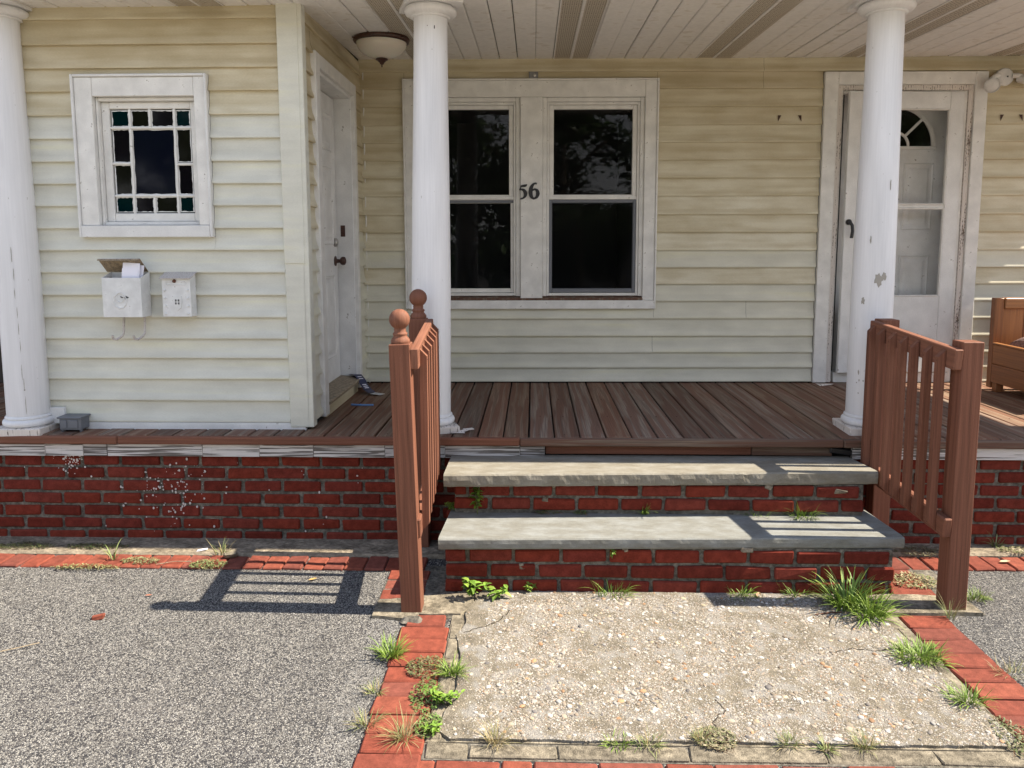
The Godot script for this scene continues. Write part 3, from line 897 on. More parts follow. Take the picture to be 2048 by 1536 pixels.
func stained_window() -> void:
	var w := node("window", house, "small square window of stained glass panes in white trim")
	w.transform = T_front
	var y := func(v: float) -> float: return 1.6 + (v - 1.6) * 1.007
	var x0 := -2.418
	var x1 := -1.700
	frame("casing", w, x0 + 0.014, x1 - 0.014, y.call(1.705), y.call(2.466), [0.094, 0.058, 0.0, 0.098], 0.0, 0.034, M.white)
	frame("edge_trim", w, x0, x1, y.call(1.642), y.call(2.480), [0.0135, 0.0135, 0.0, 0.0135], 0.0, 0.045, M.white_soft)
	obj("apron", lim(Vector3(x0 + 0.014, y.call(1.642), 0.0), Vector3(x1 - 0.014, y.call(1.704), 0.046)), M.white_soft, w)
	# reveal
	frame("reveal", w, -2.309, -1.773, y.call(1.706), y.call(2.368), [0.012, 0.012, 0.018, 0.018], -0.06, 0.006, M.white)
	frame("sash", w, -2.296, -1.786, y.call(1.725), y.call(2.349), [0.042, 0.032, 0.045, 0.036], -0.058, -0.022, M.white, 0.004)
	var gx0 := -2.254
	var gx1 := -1.818
	var gy0: float = y.call(1.769)
	var gy1: float = y.call(2.314)
	var c0 := -2.148
	var c1 := -1.908
	var r0: float = y.call(1.862)
	var r1: float = y.call(2.216)
	var mid := (c0 + c1) * 0.5
	var rm := (r0 + r1) * 0.5 - 0.008
	var hb := 0.0065
	var bars := [[gx0, gx1, r1, 1], [gx0, gx1, r0, 1], [c0, gy0, gy1, 0], [c1, gy0, gy1, 0], [mid - 0.012, r1 + hb, gy1, 0], [mid - 0.008, gy0, r0 - hb, 0], [gx0, c0 - hb, rm, 1], [c1 + hb, gx1, rm - 0.004, 1]]
	for b in bars:
		var jx := 0.0008
		if b[3] == 1:
			obj("muntin", bx(Vector3((b[0] + b[1]) * 0.5, b[2], -0.034), Vector3(b[1] - b[0], hb * 2, 0.018), 0.003, jx), M.white, w)
		else:
			obj("muntin", bx(Vector3(b[0], (b[1] + b[2]) * 0.5, -0.0335), Vector3(hb * 2, b[2] - b[1], 0.0165), 0.003, jx), M.white, w)
	var panes := [[gx0, c0, r1, gy1, 0], [c0, mid - 0.012, r1, gy1, 1], [mid - 0.012, c1, r1, gy1, 2], [c1, gx1, r1, gy1, 0], [gx0, c0, rm, r1, 2], [gx0, c0, r0, rm, 1], [c1, gx1, rm, r1, 1], [c1, gx1, r0, rm, 2], [gx0, c0, gy0, r0, 0], [c0, mid - 0.008, gy0, r0, 2], [mid - 0.008, c1, gy0, r0, 1], [c1, gx1, gy0, r0, 0], [c0, c1, r0, r1, 3]]
	for p in panes:
		var m := Mb.new()
		m.box(Vector3.ZERO, Vector3(p[1] - p[0] - hb * 2 + 0.004, p[3] - p[2] - hb * 2 + 0.004, 0.004), 0.001)
		obj("pane", m.mesh(), M.stained[p[4]], w, ["teal glass pane", "olive glass pane", "purple black glass pane", "large dark centre pane"][p[4]], Vector3((p[0] + p[1]) * 0.5, (p[2] + p[3]) * 0.5, -0.040), Basis(Vector3(rng.randf_range(-1, 1), rng.randf_range(-1, 1), 0).normalized(), rng.randf_range(0.0, 0.025)))
		# ragged putty round each pane
		var q := Mb.new()
		for side in 4:
			var n := 9
			var pl := PackedVector2Array()
			var lx: float = p[1] - p[0] - hb * 2
			var ly: float = p[3] - p[2] - hb * 2
			var L := lx if side < 2 else ly
			for i in n:
				pl.append(Vector2(-L * 0.5 + L * i / (n - 1), 0.0))
			for i in n:
				pl.append(Vector2(L * 0.5 - L * i / (n - 1), rng.randf_range(0.002, 0.0065)))
			var bs := Basis(Vector3(0, 0, 1), [0.0, PI, -PI / 2, PI / 2][side])
			var off: Vector3 = [Vector3(0, -ly * 0.5, 0), Vector3(0, ly * 0.5, 0), Vector3(-lx * 0.5, 0, 0), Vector3(lx * 0.5, 0, 0)][side]
			q.prism(pl, 0.0, 0.0025 + 0.0003 * side, off, bs)
		obj("putty", q.mesh(), M.white_soft, w, "", Vector3((p[0] + p[1]) * 0.5, (p[2] + p[3]) * 0.5, -0.0375))
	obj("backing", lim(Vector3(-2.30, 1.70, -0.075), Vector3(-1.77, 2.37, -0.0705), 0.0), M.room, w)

func raised_panel(parent: Node3D, x0: float, x1: float, y0: float, y1: float, z: float, mt: Material) -> void:
	var m := Mb.new()
	var P := [[0.0, 0.001], [0.008, 0.007], [0.018, 0.002], [0.034, 0.0015], [0.05, 0.006]]
	for k in P.size() - 1:
		var a: float = P[k][0]
		var b: float = P[k + 1][0]
		var za: float = z + P[k][1]
		var zb: float = z + P[k + 1][1]
		var A := [Vector3(x0 + a, y0 + a, za), Vector3(x1 - a, y0 + a, za), Vector3(x1 - a, y1 - a, za), Vector3(x0 + a, y1 - a, za)]
		var B := [Vector3(x0 + b, y0 + b, zb), Vector3(x1 - b, y0 + b, zb), Vector3(x1 - b, y1 - b, zb), Vector3(x0 + b, y1 - b, zb)]
		for i in 4:
			var j := (i + 1) % 4
			m.quad(A[i], A[j], B[j], B[i], Vector3(0, 0, 1))
	var e: float = P[-1][0]
	var ze: float = z + P[-1][1]
	m.quad(Vector3(x0 + e, y0 + e, ze), Vector3(x1 - e, y0 + e, ze), Vector3(x1 - e, y1 - e, ze), Vector3(x0 + e, y1 - e, ze), Vector3(0, 0, 1))
	obj("raised_panel", m.mesh(), mt, parent)

func side_door() -> void:
	var d := node("door", house, "plain white panelled door in the return wall")
	d.transform = T_side
	frame("casing", d, 0.325, 1.29, 0.62, 2.655, [0.085, 0.06, 0.0, 0.075], 0.0, 0.036, M.white)
	obj("jamb", lim(Vector3(1.225, 0.70, -0.15), Vector3(1.249, 2.585, 0.012)), M.white_soft, d)
	obj("jamb", lim(Vector3(0.386, 0.70, -0.15), Vector3(0.405, 2.585, 0.012)), M.white_soft, d)
	obj("jamb", lim(Vector3(0.4055, 2.56, -0.15), Vector3(1.2245, 2.59, 0.010)), M.white_soft, d)
	obj("door_leaf", lim(Vector3(0.408, 0.706, -0.14), Vector3(1.216, 2.556, -0.100), 0.003), M.white_soft, d)
	for q in [[0.50, 0.76, 2.20, 2.44], [0.87, 1.12, 2.20, 2.44], [0.50, 0.76, 1.60, 2.10], [0.87, 1.12, 1.60, 2.10], [0.50, 0.76, 0.86, 1.40], [0.87, 1.12, 0.86, 1.40]]:
		raised_panel(d, q[0], q[1], q[2], q[3], -0.1, M.white_soft)
	var s := Mb.new()
	s.box(Vector3(0.815, 0.692, -0.05), Vector3(0.83, 0.022, 0.19), 0.004, Basis(Vector3.RIGHT, 0.10))
	obj("threshold", s.mesh(), M.beige, d)
	obj("kick_board", lim(Vector3(0.41, 0.585, -0.02), Vector3(1.225, 0.672, 0.016)), M.siding_grime[2], d)
	var k := Mb.new()
	var toward := Basis(Vector3.RIGHT, PI / 2)
	k.lathe([Vector2(0.001, 0.0), Vector2(0.033, 0.0), Vector2(0.033, 0.006), Vector2(0.014, 0.012), Vector2(0.012, 0.032), Vector2(0.024, 0.04), Vector2(0.029, 0.052), Vector2(0.026, 0.066), Vector2(0.012, 0.073), Vector2(0.001, 0.074)], 20, Vector3(1.152, 1.493, -0.10), toward)
	obj("knob", k.mesh(), M.bronze, d)
	k = Mb.new()
	k.lathe([Vector2(0.001, 0.0), Vector2(0.030, 0.0), Vector2(0.026, 0.018), Vector2(0.018, 0.022), Vector2(0.001, 0.022)], 20, Vector3(1.152, 1.616, -0.10), toward)
	obj("deadbolt", k.mesh(), M.steel, d)
	obj("strike_plate", lim(Vector3(1.221, 1.655, -0.075), Vector3(1.226, 1.73, -0.045), 0.0), M.bronze, d)

func storm_door() -> void:
	var d := node("door", house, "white glazed storm door ajar before an inner door with a fanlight")
	d.transform = T_back
	var x0 := 2.022
	var x1 := 3.15
	frame("casing", d, x0, x1, 0.602, 2.787, [0.094, 0.088, 0.0, 0.0], 0.0, 0.036, M.white)
	obj("casing", lim(Vector3(x0 + 0.0945, 2.699, 0.0), Vector3(x1 - 0.0885, 2.787, 0.0345)), M.white, d)
	obj("gap_shade_strip", lim(Vector3(x0 + 0.134, 0.675, -0.095), Vector3(x0 + 0.166, 2.655, -0.030), 0.004), M.void, d)  # black strip added to colour in the shade of the door gap
	frame("stop", d, x0 + 0.095, x1 - 0.089, 0.602, 2.698, [0.038, 0.034, 0.0, 0.036], -0.08, 0.022, M.white_worn)
	frame("storm_frame", d, x0 + 0.134, x1 - 0.124, 0.602, 2.661, [0.006, 0.022, 0.0, 0.02], -0.09, 0.012, M.white)
	obj("kick_board", lim(Vector3(x0 + 0.157, 0.600, -0.09), Vector3(x1 - 0.147, 0.672, 0.012)), M.white, d)
	# inner door
	var zi := -0.14
	var m := Mb.new()
	m.box(Vector3(2.60, 1.64, zi - 0.02), Vector3(0.98, 2.06, 0.04), 0.0)
	obj("inner_leaf", m.mesh(), M.white_soft, d)
	for q in [[2.29, 2.53, 1.70, 2.18], [2.68, 2.90, 1.70, 2.18], [2.29, 2.53, 0.95, 1.52], [2.68, 2.90, 0.95, 1.52]]:
		raised_panel(d, q[0], q[1], q[2], q[3], zi, M.white_soft)
	var fx := 2.605
	var fy := 2.30
	var ring := func(r0: float, r1: float, z0: float, z1: float, called: String, mt: Material) -> void:
		var pl := PackedVector2Array()
		for i in 25:
			pl.append(Vector2(fx + r1 * cos(PI * i / 24.0), fy + r1 * sin(PI * i / 24.0)))
		for i in 25:
			pl.append(Vector2(fx + r0 * cos(PI - PI * i / 24.0), fy + r0 * sin(PI - PI * i / 24.0)))
		var q := Mb.new()
		q.prism(pl, z0, z1)
		obj(called, q.mesh(), mt, d)
	ring.call(0.262, 0.292, zi, zi + 0.014, "fanlight_rim", M.white)
	ring.call(0.086, 0.104, zi + 0.0005, zi + 0.011, "fanlight_rim", M.white)
	for a in [45.0, 90.0, 135.0]:
		var q := Mb.new()
		var dir := Vector3(cos(deg_to_rad(a)), sin(deg_to_rad(a)), 0)
		q.box(Vector3(fx, fy, zi + 0.005) + dir * 0.183, Vector3(0.162, 0.018, 0.010), 0.001, Basis(dir, Vector3(-dir.y, dir.x, 0), Vector3(0, 0, 1)))
		obj("fanlight_bar", q.mesh(), M.white, d)
	obj("fanlight_bar", lim(Vector3(fx - 0.30, fy - 0.026, zi), Vector3(fx + 0.30, fy - 0.001, zi + 0.012)), M.white, d)
	var pl := PackedVector2Array()
	for i in 25:
		pl.append(Vector2(fx + 0.264 * cos(PI * i / 24.0), fy + 0.264 * sin(PI * i / 24.0)))
	var g := Mb.new()
	g.prism(pl, zi - 0.002, zi + 0.003)
	obj("fanlight_pane", g.mesh(), M.stained[1], d)
	# the storm leaf, hinged on the right and standing a little open
	var hinge := Vector3(3.004, 0, 0.018)
	var bs := Basis(Vector3.UP, deg_to_rad(4.0))
	var at := func(a: Vector3, b: Vector3, called: String, mt: Material) -> void:
		obj(called, bx((a + b) * 0.5, (b - a).abs(), 0.003), mt, d, "", hinge, bs)
	var W := -0.824
	at.call(Vector3(W, 0.678, -0.03), Vector3(W + 0.105, 2.650, 0.0), "storm_stile", M.white_soft)
	at.call(Vector3(-0.100, 0.678, -0.03), Vector3(0.0, 2.650, 0.0), "storm_stile", M.white_soft)
	at.call(Vector3(W + 0.1055, 2.535, -0.03), Vector3(-0.1005, 2.650, -0.001), "storm_rail", M.white_soft)
	at.call(Vector3(W + 0.1055, 0.678, -0.03), Vector3(-0.1005, 1.225, -0.001), "storm_panel", M.white_soft)
	at.call(Vector3(W + 0.1055, 1.852, -0.026), Vector3(-0.1005, 1.872, -0.004), "storm_rail", M.white)
	for q in [[1.2255, 1.8515], [1.8725, 2.5345]]:
		at.call(Vector3(W + 0.1055, q[0], -0.02), Vector3(W + 0.1155, q[1], 0.003), "glazing_bead", M.white)
		at.call(Vector3(-0.1105, q[0], -0.02), Vector3(-0.1005, q[1], 0.003), "glazing_bead", M.white)
		at.call(Vector3(W + 0.116, q[0], -0.02), Vector3(-0.111, q[0] + 0.010, 0.003), "glazing_bead", M.white)
		at.call(Vector3(W + 0.116, q[1] - 0.010, -0.02), Vector3(-0.111, q[1], 0.003), "glazing_bead", M.white)
		glass(d, W + 0.114, -0.109, q[0] + 0.009, q[1] - 0.009, -0.014, M.pane, hinge, bs)
	var k := Mb.new()
	k.lathe([Vector2(0.001, 0), Vector2(0.020, 0.0), Vector2(0.020, 0.014), Vector2(0.013, 0.022), Vector2(0.001, 0.024)], 16, Vector3(W + 0.028, 1.752, 0.0), Basis(Vector3.RIGHT, PI / 2))
	k.tube([Vector3(W + 0.028, 1.752, 0.022), Vector3(W + 0.040, 1.728, 0.034), Vector3(W + 0.043, 1.69, 0.038), Vector3(W + 0.038, 1.64, 0.034)], 0.0115, 10)
	obj("handle", k.mesh(), M.black, d, "black pull handle", hinge, bs)
	for y in [1.70, 1.60]:
		var q := Mb.new()
		q.lathe([Vector2(0.001, 0), Vector2(0.026, 0.0), Vector2(0.024, 0.01), Vector2(0.012, 0.015), Vector2(0.012, 0.035), Vector2(0.001, 0.037)], 16, Vector3(2.172, y, zi), Basis(Vector3.RIGHT, PI / 2))
		obj("brass_lock", q.mesh(), M.brass, d)

# ------------------------------------------------------------------ columns
func column_shape() -> Node3D:
	var t := thing("porch_column", "", "column", Vector3.ZERO, "round porch columns")
	var H := 2.23
	var m := Mb.new()
	m.box(Vector3(0, 0.021, 0), Vector3(0.26, 0.042, 0.26), 0.004, Basis(), 0.002, rng)
	obj("plinth", m.mesh(), M.white_peel, t)
	m = Mb.new()
	var pr := []
	for i in 11:
		var a := -PI / 2 + PI * i / 10.0
		pr.append(Vector2(0.108 + 0.018 * cos(a), 0.062 + 0.020 * sin(a)))
	pr.append(Vector2(0.113, 0.085)); pr.append(Vector2(0.113, 0.092)); pr.append(Vector2(0.106, 0.100))
	m.lathe(pr, 40)
	obj("base_ring", m.mesh(), M.column, t)
	m = Mb.new()
	pr = []
	for i in 25:
		var u := i / 24.0
		var r := 0.1045 if u < 0.35 else lerpf(0.1045, 0.0865, smooth(0.25, 1.08, u))
		pr.append(Vector2(r, 0.095 + u * (H - 0.075 - 0.095)))
	m.lathe(pr, 48)
	obj("shaft", m.mesh(), M.column, t)
	m = Mb.new()
	pr = [Vector2(0.088, H - 0.078), Vector2(0.099, H - 0.076), Vector2(0.101, H - 0.070), Vector2(0.098, H - 0.066)]
	for i in 8:
		var a := -PI / 2 + PI * i / 7.0
		pr.append(Vector2(0.110 + 0.026 * cos(a), H - 0.042 + 0.022 * sin(a)))
	m.lathe(pr, 40)
	obj("capital", m.mesh(), M.column, t)
	m = Mb.new()
	m.box(Vector3(0, H - 0.008, 0), Vector3(0.29, 0.026, 0.29), 0.003)
	obj("abacus", m.mesh(), M.column, t)
	return t

func patch(col: Node3D, r: float, y: float, u: float, w: float, h: float, sd: int, mt: Material, called := "bare_patch") -> void:
	var rr := RandomNumberGenerator.new()
	rr.seed = sd
	var n := 16
	var rim := []
	for i in n:
		var a := TAU * i / n
		var k := rr.randf_range(0.55, 1.1)
		rim.append(Vector2(cos(a) * w * 0.5 * k, sin(a) * h * 0.5 * k))
	var a0 := asin(clampf(u, -0.95, 0.95))
	var P := func(q: Vector2, d: float) -> Vector3:
		var a := a0 + q.x / r
		return Vector3(sin(a) * (r + d), y + q.y, cos(a) * (r + d))
	var m := Mb.new()
	for i in n:
		var p: Vector2 = rim[i]
		var q: Vector2 = rim[(i + 1) % n]
		var o: Vector3 = P.call(Vector2.ZERO, 1.0)
		m.tri(P.call(Vector2.ZERO, 0.0014), P.call(p * 0.9, 0.0014), P.call(q * 0.9, 0.0014), Vector3(o.x, 0, o.z))
		m.quad(P.call(p * 0.9, 0.0014), P.call(q * 0.9, 0.0014), P.call(q, 0.0), P.call(p, 0.0), Vector3(o.x, 0, o.z))
	obj(called, m.mesh(), mt, col)

func columns() -> void:
	var a := column_shape()
	var labels := ["leftmost round white porch column, beside the two mailboxes", "middle round white porch column, in front of the double window", "round white porch column with bare grey chips, by the storm door", "round white porch column past the wooden bench, at the porch end"]
	var at := [Vector3(-2.752, 0.590, -0.072), Vector3(-0.556, 0.592, -0.135), Vector3(1.795, 0.596, -0.15), Vector3(4.12, 0.598, -0.15)]
	for i in 4:
		var c: Node3D = a
		if i > 0:
			c = a.duplicate()
			c.name = numbered("porch_column")
			add_child(c, true)
		c.set_meta("label", labels[i])
		c.position = at[i]
		c.rotation = Vector3(0, [0.04, 0.3, -0.02, 0.1][i], [0.0, -0.011, 0.0, 0.0][i])
		c.scale = Vector3(1, (ceil_y(at[i].z) - at[i].y + 0.004) / 2.23, 1)
	var g := plain(lin(0.34, 0.32, 0.28), 0.9)
	var cs := get_children().filter(func(n): return String(n.name).begins_with("porch_column"))
	var R: Node3D = cs[2]
	patch(R, 0.1045, 0.815, -0.12, 0.045, 0.075, 3, g)
	patch(R, 0.1045, 0.835, 0.12, 0.028, 0.05, 4, g)
	patch(R, 0.1045, 0.705, -0.72, 0.022, 0.04, 5, g)
	patch(R, 0.1045, 0.46, -0.35, 0.022, 0.075, 6, plain(lin(0.46, 0.42, 0.33), 0.9))
	patch(R, 0.1045, 1.02, -0.55, 0.008, 0.045, 7, g)
	patch(R, 0.1045, 0.33, -0.75, 0.009, 0.03, 8, g)
	patch(R, 0.0995, 1.30, 0.25, 0.006, 0.06, 9, g)
	for i in 16:
		patch(R, 0.1045, rng.randf_range(0.11, 0.34), rng.randf_range(-0.85, 0.5), rng.randf_range(0.004, 0.011), rng.randf_range(0.004, 0.02), 30 + i, g)
	var L: Node3D = cs[0]
	for i in 9:
		patch(L, 0.1045, 0.16 + 0.10 * i + rng.randf_range(-0.02, 0.02), 0.42 + rng.randf_range(-0.02, 0.02) - 0.015 * i, 0.0035, rng.randf_range(0.05, 0.11), 60 + i, g, "paint_crack")
	patch(L, 0.1045, 0.245, 0.43, 0.010, 0.010, 80, g)
	patch(cs[1], 0.0872, 2.095, 0.05, 0.006, 0.022, 81, M.black, "nail_hole")
	patch(cs[1], 0.0872, 2.10, -0.35, 0.005, 0.006, 82, M.rust, "nail_hole")

# ------------------------------------------------------------------ steps
func slab(fl: Vector2, fr: Vector2, bl: Vector2, br: Vector2, y0: float, y1: float, rough: float, sd: int) -> ArrayMesh:
	var r := RandomNumberGenerator.new()
	r.seed = sd
	var f := FastNoiseLite.new()
	f.seed = sd
	f.frequency = 0.09
	f.fractal_octaves = 4
	var n := 150
	var rows := []
	for i in n + 1:
		var u := float(i) / n
		var A := fl.lerp(fr, u)
		var B := bl.lerp(br, u)
		var c1 := f.get_noise_1d(i * 2.0) * rough
		var chip := maxf(0.0, f.get_noise_2d(i * 3.1, 50.0) - 0.34) * rough * 4.0
		var c2 := f.get_noise_2d(i * 2.2, 9.0) * rough
		var c3 := f.get_noise_2d(i * 2.6, 19.0) * rough
		rows.append([Vector3(B.x, y1, B.y), Vector3(A.x, y1, A.y - 0.03), Vector3(A.x, y1 - 0.0012 - chip * 0.06, A.y - 0.006 - chip + c1 * 0.5), Vector3(A.x, y1 - 0.007 - chip * 0.9, A.y + c1), Vector3(A.x, lerpf(y0, y1, 0.55), A.y + 0.001 + c2 * 1.3), Vector3(A.x, lerpf(y0, y1, 0.2), A.y - 0.001 + c3), Vector3(A.x, y0 + 0.002 + maxf(0, c2), A.y - 0.006 + c3), Vector3(A.x, y0, A.y - 0.02), Vector3(B.x, y0, B.y)])
	var m := Mb.new()
	var hints := [Vector3.UP, Vector3.UP, Vector3(0, 1, 1), Vector3(0, 0, 1), Vector3(0, 0, 1), Vector3(0, -0.3, 1), Vector3(0, -1, 0.3), Vector3.DOWN]
	for i in n:
		for k in 8:
			m.quad(rows[i][k], rows[i + 1][k], rows[i + 1][k + 1], rows[i][k + 1], hints[k])
	for e in [0, n]:
		var o := Vector3(-1 if e == 0 else 1, 0, 0)
		for k in range(1, 8):
			m.tri(rows[e][0], rows[e][k], rows[e][k + 1], o)
	return m.mesh()

func steps() -> void:
	var t := thing("front_steps", "two brick steps with thick grey stone treads up to the porch", "steps", Vector3.ZERO)
	obj("tread", slab(Vector2(-0.433, 0.376), Vector2(1.680, 0.285), Vector2(-0.43, 0.012), Vector2(1.640, 0.012), 0.432, 0.497, 0.0035, 5), M.bluestone[1], t, "upper stone tread, warm grey with a chipped front edge")
	obj("tread", slab(Vector2(-0.430, 0.630), Vector2(1.686, 0.566), Vector2(-0.41, 0.20), Vector2(1.66, 0.20), 0.221, 0.2755, 0.0018, 6), M.bluestone[0], t, "lower stone tread, cool grey")
	var a := node("lower_riser", t)
	obj("mortar", lim(Vector3(-0.400, -0.03, 0.15), Vector3(1.632, 0.2205, 0.574), 0.0), M.mortar, a)
	lay_bricks(a, -0.412, 1.645, -0.002, 3, 0.0735, 0.587, 0.214, Basis(), Vector3.ZERO, 0.11)
	var b := node("upper_riser", t)
	obj("mortar", lim(Vector3(-0.388, 0.2, 0.0), Vector3(1.612, 0.4315, 0.283), 0.0), M.mortar, b)
	lay_bricks(b, -0.398, 1.622, 0.290, 2, 0.0705, 0.296, 0.214, Basis(), Vector3.ZERO, 0.03)
	# the ends of the steps, seen from a step aside
	for s in [-1, 1]:
		var bs := Basis(Vector3(0, 0, s), Vector3.UP, Vector3(-s, 0, 0)) if s < 0 else Basis(Vector3(0, 0, -1), Vector3.UP, Vector3(1, 0, 0))
		lay_bricks(a, 0.0, 0.40, -0.002, 3, 0.0735, 0.0, 0.2, bs, Vector3(-0.4085 if s < 0 else 1.6415, 0, 0.09 if s < 0 else 0.495), 0.0, 0.05)
		lay_bricks(b, 0.0, 0.18, 0.290, 2, 0.0705, 0.0, 0.19, bs, Vector3(-0.3945 if s < 0 else 1.6185, 0, 0.02 if s < 0 else 0.20), 0.0, 0.05)
	# lumps of old mortar smeared over the risers
	for q in [[-0.22, 0.425, 0.298, 0.03], [0.06, 0.352, 0.299, 0.025], [0.10, 0.418, 0.298, 0.018], [1.50, 0.40, 0.297, 0.06], [0.42, 0.215, 0.589, 0.02], [0.97, 0.214, 0.589, 0.05], [-0.05, 0.13, 0.589, 0.022], [1.15, 0.42, 0.298, 0.03]]:
		var m := Mb.new()
		m.box(Vector3.ZERO, Vector3(q[3], 0.022, 0.008), 0.003, Basis(), 0.006, rng)
		obj("mortar_lump", m.mesh(), M.ledge, t, "", Vector3(q[0], q[1], q[2] - 0.002))

# ------------------------------------------------------------------ railings
func finial(t: Node3D, top: Vector3, h: float, mt: Material, bs: Basis) -> void:
	var m := Mb.new()
	var s := h / 0.148
	var pr := [Vector2(0.039, 0.0), Vector2(0.041, 0.006), Vector2(0.041, 0.014), Vector2(0.034, 0.024), Vector2(0.029, 0.030), Vector2(0.030, 0.036), Vector2(0.033, 0.040), Vector2(0.030, 0.046), Vector2(0.025, 0.050), Vector2(0.026, 0.060)]
	for i in 15:
		var a := -1.0 + (PI / 2 + 1.0) * i / 14.0
		pr.append(Vector2(0.0445 * cos(a) + 0.0003, 0.1035 + 0.0445 * sin(a)))
	for i in pr.size():
		pr[i] = pr[i] * s
	m.lathe(pr, 32)
	obj("finial", m.mesh(), mt, t, "", top, bs)

func railing(label: String, post_f: Array, post_b: Array, rail_f: Vector3, rail_b: Vector3, low_f: float, low_b: float, inner: float, mats: Array, balls: bool) -> Node3D:
	var t := thing("stair_railing", label, "railing", Vector3(post_f[0].x, 0, post_f[0].z), "brown railings beside the steps")
	var o := t.position
	var bev := 0.003
	for p in [post_f, post_b]:
		var pst := bar("post", p[0] - o, p[1] - o, 0.088, 0.088, mats[rng.randi() % mats.size()], t, Vector3.RIGHT, bev)
		if balls:
			finial(pst, pst.transform.affine_inverse() * (p[1] - o), 0.145 if p == post_f else 0.150, mats[0 if p == post_f else 1], Basis())
	# rails
	bar("top_rail", rail_b - o + Vector3(0, -0.044, 0), rail_f - o + Vector3(0, -0.044, 0), 0.037, 0.088, mats[2 % mats.size()], t, Vector3.RIGHT, 0.0035)
	var lf := Vector3(rail_f.x, low_f, rail_f.z)
	var lb := Vector3(rail_b.x, low_b, rail_b.z)
	bar("bottom_rail", lb - o, lf - o, 0.037, 0.088, mats[1], t, Vector3.RIGHT, 0.006)
	# seven balusters with mitred ends on the side of the steps
	for i in 7:
		var u := lerpf(0.07, 0.90, i / 6.0)
		var p := rail_b.lerp(rail_f, u)
		var top := p.y - 0.014
		var bot := lerpf(low_b, low_f, u) - 0.036
		var w := 0.031
		var pl := PackedVector2Array([Vector2(0, bot), Vector2(w * inner, bot + 0.032), Vector2(w * inner, top - 0.032), Vector2(0, top)])
		var m := Mb.new()
		var sh := rng.randf_range(-0.5, 0.5)
		m.prism(pl, -w * 0.5 + sh, w * 0.5 + sh)
		obj("baluster", m.mesh(), mats[rng.randi() % mats.size()], t, "", Vector3(p.x + inner * 0.0186, 0, p.z - sh) - o, Basis(Vector3(0, 0, 1), rng.randf_range(-0.003, 0.003)))
		for ny in [p.y - 0.06, lerpf(low_b, low_f, u)]:
			var nl := Mb.new()
			nl.lathe([Vector2(0.0001, 0.0016), Vector2(0.003, 0.001), Vector2(0.0034, 0.0)], 8, Vector3.ZERO, Basis(Vector3(0, 0, 1), -PI / 2 * inner))
			obj("nail_head", nl.mesh(), M.rust, t, "", Vector3(p.x + inner * (0.0186 + w), ny, p.z + rng.randf_range(-0.004, 0.004)) - o)
	return t

func railings() -> void:
	railing("brown railing with ball finials, left of the steps", [Vector3(-0.528, 0.0, 0.766), Vector3(-0.561, 1.187, 0.766)], [Vector3(-0.592, 0.02, 0.06), Vector3(-0.590, 1.225, 0.06)], Vector3(-0.499, 1.168, 0.805), Vector3(-0.533, 1.222, 0.05), 0.388, 0.452, 1.0, M.rail, true)
	var r := railing("darker brown railing with flat topped posts, right of the steps", [Vector3(1.838, 0.0, 0.695), Vector3(1.840, 1.191, 0.695)], [Vector3(1.787, 0.02, 0.06), Vector3(1.785, 1.222, 0.06)], Vector3(1.779, 1.160, 0.742), Vector3(1.722, 1.216, 0.05), 0.385, 0.450, -1.0, M.rail, false)
	# paint worn off the foot of the front baluster
	var pl := PackedVector2Array([Vector2(-0.016, 0.0), Vector2(0.010, 0.02), Vector2(0.014, 0.08), Vector2(0.009, 0.15), Vector2(-0.004, 0.185), Vector2(-0.007, 0.12), Vector2(-0.015, 0.06)])
	var m := Mb.new()
	m.prism(pl, 0.0, 0.0015)
	obj("bare_wood", m.mesh(), M.fascia[3], r, "", Vector3(1.7555, 0.375, 0.6635) - r.position)
	m = Mb.new()
	m.prism(pl, 0.0, 0.0015)
	obj("bare_wood", m.mesh(), M.fascia[3], r, "", Vector3(1.749, 0.375, 0.575) - r.position, Basis.from_scale(Vector3(0.8, 0.4, 1)))

